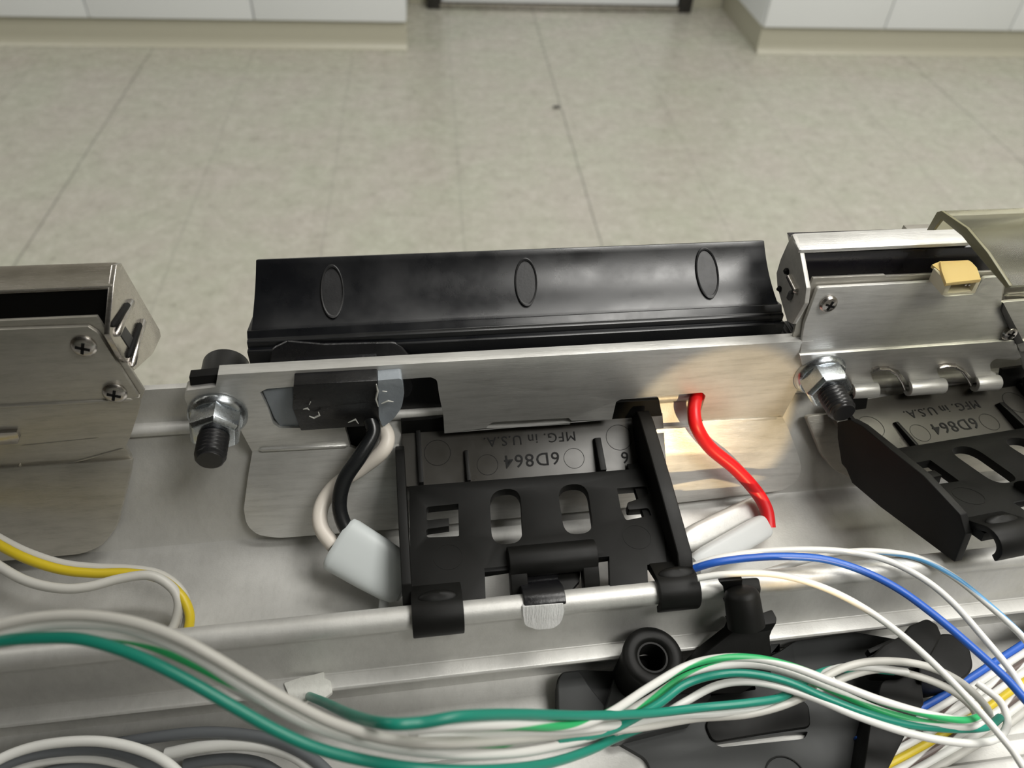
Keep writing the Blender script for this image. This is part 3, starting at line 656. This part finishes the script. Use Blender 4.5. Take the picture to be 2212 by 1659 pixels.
# yellow connector
yc = thing('wire_connector', PA.at(2075, 632), 'small yellow and ivory plastic connector socket on the right light module', 'connector')
PC = PYc(115.0)
g = G(); oc = [PC.at(*p) for p in ((2046, 612), (2120, 603), (2106, 634), (2035, 638))]; ic = [PC.at(*p) for p in ((2056, 614), (2110, 608), (2099, 629), (2047, 633))]
g.poly3(oc, [ic], (0, 5.5, 0)); g.obj('socket_body', MT['ivory'], yc, .12)
g = G(); g.prism([(2031, 564), (2092, 561), (2100, 566), (2111, 578), (2120, 603), (2056, 610), (2044, 612), (2034, 585)], PZc(PC.at(2080, 607).z + .4), .9); g.obj('top_latch', MT['yellow'], yc, .2)
g = G(); g.prism([(2013, 571), (2033, 563), (2044, 583), (2034, 588)], PZc(PC.at(2080, 607).z - .2), .8); g.obj('side_ear', MT['yellow'], yc, .15)
for x in (2090, 2098): 
    p = PC.at(x, 620); g = G(); g.box(p + Vector((0, 3, 0)), (.2, 2.4, .2)); g.obj('contact_pin', MT['bright'], yc)
# translucent cover and the next module under it
cv = thing('clear_cover', (160, 125, -95), 'yellowed clear plastic cover over the far right light module', 'cover')
xc_ = PYc(140).at(2035, 456).x * .895
pcx = PXc(xc_ + 0); 
def yzp(px, py): q = pcx.at(px, py); return (q.y, q.z)
o_ = [yzp(2008, 497), yzp(2030, 458), yzp(2040, 455), yzp(2095, 492), yzp(2140, 545), yzp(2188, 617), yzp(2180, 622), yzp(2126, 560), yzp(2085, 510), yzp(2040, 473), yzp(2022, 497)]
g = G(); g.poly3([(xc_, a, b) for a, b in o_], (), (70, 0, 0)); g.obj('bent_sheet', MT['cover'], cv, .15)
g = G(); g.poly3([(xc_ - .7, a, b) for a, b in o_], (), (.69, 0, 0)); lab(g.obj('cut_edge', plastic('olive_cut_edge', (.20, .19, .11), .4, .1), cv, .1), 'olive cut edge of the cover')
fm = thing('light_module', (150, 125, -115), 'silver light module at the right edge partly under the yellowed cover', 'light module')
g = G(); g.prism([(2166, 655), (2175, 652), (2500, 630), (2500, 742), (2205, 760), (2196, 735)], PA.off(.2), 1.0); g.obj('front_plate', MT['plate'], fm, .15)
g = G(); g.prism([(2170, 640), (2178, 634), (2500, 615), (2500, 650), (2180, 668)], PA.off(-1.6), .8); g.obj('back_plate', MT['bracket'], fm, .15)
g = G(); g.prism([(2196, 737), (2500, 722), (2500, 790), (2212, 800)], PBr, 1.0); g.obj('mid_plate', MT['plate'], fm, .15)
g = G(); g.poly3([(xc_ + 4, a, b) for a, b in ((126, -93.5), (139, -93.5), (139, -112), (126, -112))], (), (60, 0, 0)); g.obj('housing_box', MT['bracket'], fm, .3)
g = G(); g.prism([(2168, 655), (2212, 740), (2196, 745), (2164, 672)], PA.off(.9), .6); g.obj('edge_strip', MT['seam'], fm, .1)
# leg of the hidden right bracket lying on the rail wall
rb = thing('side_bracket', (110, 112, -150), 'aluminium bracket leg with a rounded corner under the raised black clip', 'bracket')
g = G(); g.prism([(1742, 902, 6), (1752, 898, 5), (1900, 885), (2400, 850), (2400, 1000), (1905, 1035, 10), (1850, 1038, 20), (1800, 1015, 20), (1775, 980)], PL.off(.2), 1.6); g.obj('rounded_leg', MT['bracket'], rb, .2)
# ------------------------------------------------------------------ black plastic parts on the near side of the rail
bs = thing('threaded_boss', PZc(-160).at(1400, 1500), 'round black threaded plastic boss standing on its dark foot near the rail', 'boss')
c_ = PZc(-146).at(1412, 1416); up = Vector((.02, -.10, 1)).normalized()
g = G(); prf = [(-20, 5.6), (-4.5, 5.9), (-1.4, 6.25), (-.6, 6.2), (-.1, 5.7), (0, 5.0), (0, 4.0), (-.25, 3.5), (-.9, 3.15)]
for i in range(34):
    t_ = -.9 - i * .25; prf.append((t_, 3.15 - .38 * abs(((i % 4) / 2.0) - 1)))
prf += [(-9.6, 2.6), (-9.6, .02)]
g.lathe(c_, up, prf, 48); g.obj('round_post', MT['clip'], bs, smooth=True, ang=50)
g = G(); g.prism([(1330, 1448), (1296, 1560), (1330, 1600), (1490, 1560), (1540, 1500), (1470, 1440)], PZc(-158.5), 4); g.obj('foot', MT['foot'], bs, .8, 3)
# large foot bracket
fb = thing('foot_bracket', PZc(-164).at(1650, 1580), 'large dark grey plastic bracket with a long slot under the green and white wires', 'bracket')
g = G(); g.prism([(1202, 1470, 10), (1214, 1452, 8), (1255, 1447, 6), (1320, 1450), (1480, 1440), (1660, 1420), (1720, 1385, 10), (1850, 1366, 8), (1960, 1385, 10), (1990, 1450, 12), (1994, 1520, 12), (1962, 1578), (1952, 1800), (1440, 1800), (1400, 1640, 20), (1330, 1600), (1290, 1548), (1204, 1538, 6)], PZc(-161.5), 4,
                 [[(1540, 1606, 12), (1560, 1614), (1738, 1596, 8), (1746, 1580, 5), (1700, 1583), (1560, 1602)], [(1523, 1494), (1630, 1478, 4), (1633, 1490, 4), (1530, 1504, 3)], [(1664, 1392, 3), (1684, 1390), (1685, 1408), (1666, 1411)]])
g.obj('base_plate', MT['foot'], fb, .5, 3)
g = G(); g.prism([(1540, 1604, 16), (1650, 1585), (1752, 1570, 12), (1748, 1520, 16), (1720, 1505), (1560, 1528), (1520, 1560, 20)], PZc(-160.8), 1.0); g.obj('raised_pocket', MT['clip'], fb, .5, 3)
g = G(); g.prism([(1880, 1560), (1905, 1468, 14), (1990, 1455, 10), (1996, 1520), (1960, 1580), (1900, 1700), (1860, 1700)], PZc(-153), 10); g.obj('upright_lug', MT['clip'], fb, 1.2, 3)
g = G(); q = PZc(-161.4).at(1698, 1680); g.lathe(q, (0, 0, 1), [(0, 4.2), (.2, 4.2), (.2, 3.95), (0, 3.9)], 40, closed=True); g.obj('moulding_ring', MT['clip'], fb)
g = G(); g.prism([(1204, 1470, 10), (1214, 1452, 8), (1252, 1448, 8), (1272, 1480), (1320, 1540, 14), (1290, 1548), (1206, 1538, 6)], PZc(-159.5), 1.8); g.obj('curved_end', MT['foot'], fb, .6, 3)
# hook clamp on the front bead
hc = thing('rail_clamp', PZc(-152).at(1600, 1400), 'black plastic hook clamp gripping the front bead of the rail', 'clamp')
g = G(); g.prism([(1578, 1249, 6), (1640, 1246, 8), (1645, 1272, 6), (1640, 1290, 8), (1600, 1300), (1580, 1270)], PZc(-136.2), 3.0); g.obj('top_pad', MT['clip'], hc, .6, 3)
a_ = PZc(-133.6).at(1600, 1272); b_ = PZc(-139.5).at(1612, 1352); d_ = b_ - a_
g = G(); g.lathe(a_, d_, [(-.2, .3), (0, 2.2), (.5, 3.1), (1.3, 3.5), (d_.length, 3.7)], 32); g.obj('rounded_arm', MT['clip'], hc, ang=60)
g = G(); g.prism([(1612, 1333), (1640, 1326), (1668, 1316, 4), (1678, 1334, 4), (1677, 1346), (1622, 1355)], PZc(-139), 3.0); g.obj('square_lip', MT['clip'], hc, .4, 3)
g = G(); g.prism([(1580, 1340), (1622, 1352), (1660, 1350), (1676, 1344), (1664, 1374), (1667, 1460), (1600, 1500), (1440, 1500), (1480, 1455), (1530, 1405), (1580, 1366), (1586, 1352)], PYZ((76, -140), (58, -158)), 4); g.obj('sloping_web', MT['clip'], hc, .5, 3)
# lever at the right
lv = thing('black_lever', PZc(-156).at(2000, 1420), 'small black plastic lever lying below the blue wire at the right', 'lever')
g = G(); g.prism([(1876, 1424, 8), (1908, 1392), (1950, 1370, 6), (1966, 1350), (2004, 1334, 8), (2026, 1348, 6), (2036, 1372), (2010, 1420), (1960, 1450), (1896, 1450, 8)], PZc(-149.5), 5); g.obj('bent_arm', MT['clip'], lv, .8, 3)
g = G(); g.prism([(1985, 1400), (2034, 1368, 6), (2056, 1368, 8), (2096, 1400, 12), (2104, 1440, 12), (2090, 1462, 12), (2030, 1474), (1985, 1470, 12)], PZc(-151.5), 8); g.obj('rounded_knob', MT['clip'], lv, 1.6, 4)
g = G(); g.prism([(1874, 1402), (1925, 1380), (1932, 1386), (1880, 1412)], PZc(-152), 2); g.obj('pointed_tip', MT['clip'], lv, .3)
# sealant patch on the ledge
g = G(); g.prism([(612, 1475, 4), (650, 1462), (680, 1456, 4), (700, 1450, 4), (700, 1464), (714, 1470, 4), (718, 1494, 5), (700, 1508), (665, 1512), (640, 1535, 6), (625, 1505, 4)], PZc(zl + .6), 1.2)
tag(g.obj('sealant_patch', MT['tape'], None, .4, 3), 'grey-white dried sealant patch on the rail ledge at left of centre', 'sealant')
# ------------------------------------------------------------------ wires
def wire3(name, P, r, mat, label, group=None, seg=14, parent=None, cat='wire'):
    n = len(P); C = []
    for i in range(n - 1):
        p0 = P[max(i - 1, 0)]; p1 = P[i]; p2 = P[i + 1]; p3 = P[min(i + 2, n - 1)]
        for k_ in range(8):
            t = k_ / 8; C.append(.5 * ((2 * p1) + (p2 - p0) * t + (2 * p0 - 5 * p1 + 4 * p2 - p3) * t * t + (3 * p1 - p0 - 3 * p2 + p3) * t ** 3))
    C.append(P[-1]); g = G(); tg = (C[1] - C[0]).normalized(); u = tg.orthogonal().normalized(); rings = []; L = [0.0]
    for i, c in enumerate(C):
        d = (C[min(i + 1, len(C) - 1)] - C[max(i - 1, 0)]).normalized(); q = tg.rotation_difference(d); u = (q @ u); u = (u - d * u.dot(d)).normalized(); tg = d; v = d.cross(u)
        rings.append([c + (u * math.cos(2 * math.pi * j / seg) + v * math.sin(2 * math.pi * j / seg)) * r for j in range(seg)])
        if i: L.append(L[-1] + (C[i] - C[i - 1]).length * .001)
    rr = [[g.bm.verts.new(p) for p in R_] for R_ in rings]; uv = g.bm.loops.layers.uv.new('UVMap')
    for i in range(len(rr) - 1):
        for j in range(seg):
            f = g.bm.faces.new((rr[i][j], rr[i][(j + 1) % seg], rr[i + 1][(j + 1) % seg], rr[i + 1][j]))
            for lp, (a, b) in zip(f.loops, ((i, j), (i, j + 1), (i + 1, j + 1), (i + 1, j))): lp[uv].uv = (L[a], b / seg)
    g.bm.faces.new(rr[0][::-1]); g.bm.faces.new(rr[-1]); bmesh.ops.recalc_face_normals(g.bm, faces=g.bm.faces[:])
    o = g.obj(name, MT[mat], parent, ang=60)
    if not parent: tag(o, label, cat, group)
    return o
def wire(pts_, r, mat, label, group=None, name='insulated_wire', **k_):
    P = [PZc(z).at(x, y) for x, y, z in pts_]
    if pts_[0][0] <= 0:                     # carry on along the rail past the edge of the view
        e = (P[0] - P[1]).normalized() * 9; P = [P[0] + e * 2 + Vector((-70, 0, -4)), P[0] + e * 2 + Vector((-35, 0, -2)), P[0] + e * 2 + Vector((-12, 0, -.5)), P[0] + e] + P
    if pts_[-1][0] >= 2250: P += [P[-1] + (P[-1] - P[-2]).normalized() * 12 + Vector((12, 0, -3)), P[-1] + (P[-1] - P[-2]).normalized() * 18 + Vector((60, 0, -6))]
    return wire3(name, P, r, mat, label, group, **k_)
NB = []
def bundle(pts_, r, mat, label):            # the bundle hangs well above the rail at the left and settles on the foot bracket at the right
    def lift(x):
        t = min(1, max(0, (x - 950) / 560)); t = t * t * (3 - 2 * t); return .72 + .26 * t
    NB.append(0); o = (0, -2.0, -4.2, -1.0, 1.6, 2.2, 0, -.6)[min(len(NB) - 1, 7)]
    return wire([(x, y, z * lift(x) + o * min(1, max(.35, (1500 - x) / 700))) for x, y, z in pts_], .76 if mat != 'wgreen' else .8, mat, label, 'wires of the green and white bundle')
# pair from the lamp module into the white connector
wire([(800, 905, -124), (806, 938, -126), (778, 985, -128.5), (745, 1035, -132), (733, 1085, -136), (740, 1125, -139), (762, 1165, -142)], 1.65, 'wblack', 'black wire curving from the lamp module into the white connector')
wire([(812, 905, -126), (836, 940, -128), (826, 975, -130), (780, 1012, -134), (724, 1050, -137.5), (694, 1095, -140), (694, 1140, -142), (722, 1180, -143.5)], 1.7, 'wpink', 'white wire looping behind the black wire into the white connector')
# red wire
wire([(1514, 805, -126), (1508, 838, -126.8), (1501, 870, -127.6), (1499, 892, -128.6), (1506, 925, -131), (1534, 967, -136), (1588, 1012, -140.5), (1632, 1060, -145), (1655, 1100, -148), (1661, 1140, -150.5)], 1.62, 'wred', 'red wire running through the notch at the right of the mounting bracket')
def sleeve(name, a, b, ra, rb_, mat, label, cat, tail=None):
    A_, B_ = PZc(a[2]).at(a[0], a[1]), PZc(b[2]).at(b[0], b[1]); d = (B_ - A_).normalized(); v_ = d.cross(Vector((0, -.55, .83))).normalized(); n_ = v_.cross(d)
    g = G(); rings = []; Ln = (B_ - A_).length
    for t, s_ in ((0, .0), (0, .86), (.03, .97), (.08, 1), (.5, 1), (.8, .97), (.93, .9), (1, .72), (1, .0)):
        w_, h_ = ra[0] + (rb_[0] - ra[0]) * t, ra[1] + (rb_[1] - ra[1]) * t
        ring = []
        for k_ in range(40):
            a_ = 2 * math.pi * k_ / 40; c, s2 = math.cos(a_), math.sin(a_); e = .62
            ring.append(A_ + d * Ln * t + v_ * math.copysign(abs(c) ** e, c) * w_ * max(s_, .01) + n_ * math.copysign(abs(s2) ** e, s2) * h_ * max(s_, .01))
        rings.append(ring)
    g.loft(rings); o = g.obj(name, MT[mat], None, ang=40); tag(o, label, cat); return o
nc = sleeve('wire_connector', (731, 1172, -143), (880, 1262, -146.5), (6.3, 3.6), (5.6, 3.4), 'nylon', 'white nylon closed-end wire connector on the black and white wires', 'connector')
sleeve('wire_sleeve', (1652, 1135, -150), (1500, 1222, -150.5), (2.9, 2.3), (2.9, 2.3), 'sleeve', 'frosted translucent sleeve on the end of the red wire', 'sleeve')
sleeve('wire_sleeve', (1640, 1098, -152.4), (1478, 1172, -152.4), (3.4, 2.2), (3.2, 2.2), 'rail', 'pale rounded sleeve lying behind the frosted red wire sleeve', 'sleeve')
wire([(832, 1275, -149), (829, 1300, -150), (826, 1330, -151)], 1.0, 'sleeve', 'short pale wire tail under the white connector', name='wire_tail')
# yellow and white wires at the left
GL = 'wires looping into the rail at the left'
wire([(-60, 1140, -138), (0, 1178, -138.5), (60, 1208, -139), (130, 1230, -140), (200, 1238, -141), (280, 1238, -142), (345, 1250, -143), (392, 1288, -144.5), (410, 1330, -147), (404, 1375, -150)], .98, 'wyellow', 'yellow wire looping down beside the left wire bundle')
wire([(-60, 1128, -139.5), (0, 1164, -140), (60, 1194, -140.6), (130, 1217, -141.6), (200, 1226, -142.6), (290, 1230, -143.6), (350, 1243, -144.6), (392, 1278, -146), (405, 1325, -149), (396, 1375, -151)], .95, 'wgreywhite', 'grey-white wire directly behind the yellow wire')
wire([(-60, 1180, -138), (0, 1224, -138.5), (60, 1256, -139), (130, 1271, -139.5), (190, 1268, -140), (260, 1250, -140.5), (325, 1243, -141), (370, 1268, -143), (386, 1300, -145), (380, 1340, -148), (366, 1370, -150)], .98, 'wgreywhite', 'grey-white wire with a tight hairpin just inside the yellow wire')
# main bundle
WR = .98
bundle([(-80, 1375, -132), (0, 1350, -132), (90, 1333, -131.8), (190, 1330, -131.8), (290, 1345, -132.5), (380, 1376, -134), (460, 1418, -137), (540, 1466, -141), (620, 1512, -144), (720, 1562, -146.5), (840, 1597, -148), (960, 1605, -149), (1100, 1598, -149.5), (1240, 1584, -150), (1380, 1572, -149), (1500, 1552, -148.5), (1620, 1542, -148), (1720, 1512, -147), (1770, 1470, -146.5), (1830, 1440, -146), (1900, 1428, -146), (1990, 1436, -147), (2070, 1470, -149), (2128, 1524, -152), (2140, 1560, -155)], WR, 'wgreywhite', 'topmost grey-white wire of the bundle entering at the left edge')
bundle([(-80, 1393, -133), (0, 1372, -133), (90, 1352, -133), (180, 1348, -133), (270, 1357, -133.5), (360, 1388, -134.5), (440, 1428, -137), (520, 1480, -141), (610, 1536, -145), (700, 1577, -148), (830, 1612, -150), (980, 1628, -151), (1120, 1625, -151), (1230, 1604, -150.5), (1330, 1576, -149.5), (1430, 1560, -148.5), (1520, 1544, -148), (1640, 1530, -148), (1740, 1492, -147.5), (1790, 1450, -147), (1860, 1440, -147), (1960, 1452, -148)], WR, 'wwhite', 'white wire second from the top in the left bundle')
bundle([(-80, 1402, -133.6), (0, 1390, -133.6), (60, 1378, -133.6), (150, 1368, -133.8), (240, 1372, -134), (330, 1394, -135), (420, 1434, -138), (500, 1482, -141.5), (590, 1530, -145.2), (680, 1566, -148.2), (800, 1600, -150), (900, 1614, -150.3), (1030, 1612, -150.5), (1180, 1592, -150), (1300, 1566, -149), (1400, 1512, -147), (1480, 1462, -145), (1560, 1438, -143.5), (1640, 1437, -143), (1720, 1458, -143), (1810, 1496, -143.5), (1910, 1538, -144.5), (2010, 1564, -146), (2090, 1570, -147), (2120, 1560, -148)], WR, 'wgstripe', 'white wire with green tracer from the left bundle to the right loop')
bundle([(-80, 1398, -134.5), (0, 1384, -134.5), (90, 1378, -134.2), (170, 1380, -134.2), (250, 1400, -135), (330, 1432, -136.5), (420, 1478, -139.5), (510, 1530, -143), (600, 1580, -146), (690, 1618, -148.5), (800, 1645, -150.5), (920, 1662, -151.5), (1060, 1664, -152), (1180, 1650, -152), (1270, 1622, -152.5), (1330, 1594, -153.5), (1400, 1566, -154)], 1.02, 'wgreen', 'green wire along the lower edge of the bundle from the left edge')
bundle([(668, 1504, -211), (700, 1517, -188), (760, 1545, -160), (830, 1563, -144.5), (910, 1561, -144), (1000, 1547, -144), (1120, 1543, -144.5), (1260, 1546, -145), (1400, 1541, -145), (1520, 1528, -145.5), (1620, 1518, -146), (1690, 1505, -147), (1740, 1470, -148), (1790, 1448, -149), (1860, 1444, -149.5), (1930, 1450, -150)], 1.04, 'wgreen', 'green wire leaving the sealant patch and running along the top of the bundle')
bundle([(880, 1577, -146.5), (980, 1568, -146.5), (1100, 1566, -146.5), (1240, 1568, -146.5), (1320, 1538, -145.5), (1400, 1486, -143.5), (1480, 1440, -142), (1550, 1422, -141), (1630, 1422, -140.8), (1710, 1440, -141), (1800, 1474, -141.8), (1900, 1512, -143), (2000, 1542, -145), (2080, 1556, -146.5), (2118, 1548, -148)], WR, 'wgstripe', 'white wire with green tracer forming the top of the twisted loop')
bundle([(1200, 1600, -151.5), (1270, 1590, -150.5), (1330, 1572, -148.5), (1420, 1522, -146), (1480, 1478, -144.5), (1550, 1457, -143.2), (1620, 1455, -142.8), (1700, 1472, -143), (1780, 1506, -144.3), (1870, 1540, -145.5), (1960, 1564, -147), (2060, 1574, -148.5), (2130, 1570, -150), (2160, 1550, -152)], 1.02, 'wgreen', 'green wire arching through the middle of the twisted loop')
bundle([(900, 1590, -148.5), (1060, 1584, -148.5), (1200, 1580, -148.5), (1340, 1566, -148), (1440, 1548, -147.5), (1560, 1540, -147.5), (1680, 1524, -147.5), (1760, 1494, -147.5), (1800, 1466, -147)], WR, 'wwhite', 'white wire directly under the upper green wire at centre')
bundle([(1330, 1580, -150), (1410, 1556, -149.5), (1480, 1516, -148), (1545, 1482, -146), (1610, 1472, -144.5), (1680, 1482, -144), (1760, 1508, -144.5), (1850, 1546, -145.5), (1950, 1580, -147), (2040, 1600, -148), (2110, 1605, -149), (2158, 1592, -150.5), (2176, 1560, -152), (2160, 1515, -153.5), (2110, 1475, -154)], 1.0, 'wwhite', 'lowest white wire of the twisted loop, turning back at the right end')
bundle([(1760, 1494, -149), (1830, 1462, -149), (1900, 1446, -148.8), (1980, 1460, -149.4), (2050, 1488, -151), (2100, 1528, -153), (2112, 1560, -155)], .95, 'wgreywhite', 'grey-white wire forming the inner back of the right loop')
# thin wires at the right
wire([(1506, 1249, -133.5), (1560, 1241, -132.5), (1640, 1238, -131.8), (1720, 1250, -131.5), (1800, 1278, -132), (1880, 1322, -133), (1960, 1382, -135), (2040, 1456, -138), (2110, 1530, -140), (2180, 1612, -142), (2260, 1710, -143)], .68, 'wwhite', 'long white wire crossing the twisted loop to the bottom right corner')
wire([(1500, 1228, -137.5), (1545, 1215, -135), (1620, 1205, -134), (1700, 1202, -133.4), (1780, 1208, -133), (1860, 1232, -133.2), (1940, 1272, -134), (2020, 1330, -135.5), (2100, 1398, -137), (2170, 1462, -138.5), (2280, 1570, -140)], .8, 'wblue', 'blue wire arching from the central clip to the right edge')
wire([(1494, 1224, -138.5), (1545, 1207, -137), (1620, 1194, -136), (1700, 1188, -135.2), (1780, 1188, -134.8), (1860, 1196, -134.6), (1930, 1216, -135), (2000, 1254, -135.8), (2060, 1304, -136.8), (2120, 1372, -138), (2180, 1444, -139.5), (2260, 1550, -141)], .7, 'wwhite', 'white wire arching just above the blue wire')
wire([(1640, 1240, -141), (1700, 1222, -140), (1780, 1200, -138.6), (1850, 1191, -137.2), (1920, 1193, -136.6), (1990, 1208, -136.4), (2060, 1246, -137), (2130, 1302, -138), (2200, 1366, -139), (2290, 1460, -141)], .7, 'wbstripe', 'white wire with blue tracer, outermost of the wires arching at the right')
# flat ribbon passing under the loop
for i, (mt, lb) in enumerate((('wblue', 'blue'), ('wwhite', 'white'), ('wkstripe', 'brown-traced white'), ('wwhite', 'white'), ('wyellow', 'yellow'), ('wkstripe', 'brown-traced white'), ('wwhite', 'white'), ('wgreywhite', 'grey-white'))):
    o_ = i * 21.5
    names = ('next to the black lever', 'second from the lever', 'third from the lever', 'fourth from the lever', 'in the middle', 'just below the yellow one', 'second below the yellow one', 'nearest the viewer')
    wire([(1850 + o_ * .2, 1600 + o_ * .9, -161), (1940 + o_ * .25, 1556 + o_ * .85, -160), (2010 + o_ * .32, 1518 + o_ * .8, -158.5), (2100 + o_ * .38, 1462 + o_ * .78, -157.5), (2180 + o_ * .4, 1410 + o_ * .72, -157), (2330 + o_ * .4, 1320 + o_ * .7, -156.5)], .78, mt, '%s wire in the flat row under the right loop, %s' % (lb, names[i]), 'flat row of wires at the right')
# grey wires bottom left
wire([(-80, 1690, -152), (0, 1640, -152), (70, 1614, -152), (150, 1602, -151.5), (230, 1603, -151), (310, 1622, -151), (370, 1655, -151.5), (430, 1720, -153)], .95, 'wwhite', 'pale wire arching over the grey wires at bottom left')
wire([(-80, 1700, -154), (0, 1655, -154), (70, 1630, -154), (160, 1618, -154), (240, 1622, -154), (320, 1650, -154), (380, 1700, -155)], 1.15, 'wgrey', 'grey wire just under the pale arching wire at bottom left')
wire([(-20, 1690, -156), (60, 1652, -156), (140, 1638, -156), (220, 1640, -156), (300, 1662, -156), (350, 1700, -156)], .9, 'wwhite', 'white wire showing between the two grey wires at bottom left')
wire([(20, 1700, -158), (120, 1664, -158), (220, 1654, -158), (300, 1666, -158), (360, 1700, -158)], 1.1, 'wgrey', 'darker grey wire lowest at the bottom left edge')
wire([(250, 1606, -160), (330, 1593, -158), (420, 1583, -157), (500, 1584, -156.6), (580, 1596, -156.4), (650, 1624, -156.2), (700, 1660, -156), (740, 1710, -156)], 1.1, 'wgrey', 'grey wire arching left of the lower green wire')
wire([(360, 1628, -160), (430, 1614, -158.5), (510, 1608, -158), (590, 1617, -157.8), (650, 1642, -157.6), (700, 1690, -157.6)], 1.15, 'wwhite', 'white wire arching just inside the grey wire at bottom left')
wire([(400, 1652, -163), (450, 1643, -162), (510, 1640, -161.6), (570, 1652, -161.5), (630, 1690, -161.5)], 1.1, 'wgrey', 'dark grey wire innermost of the arching wires at bottom left')
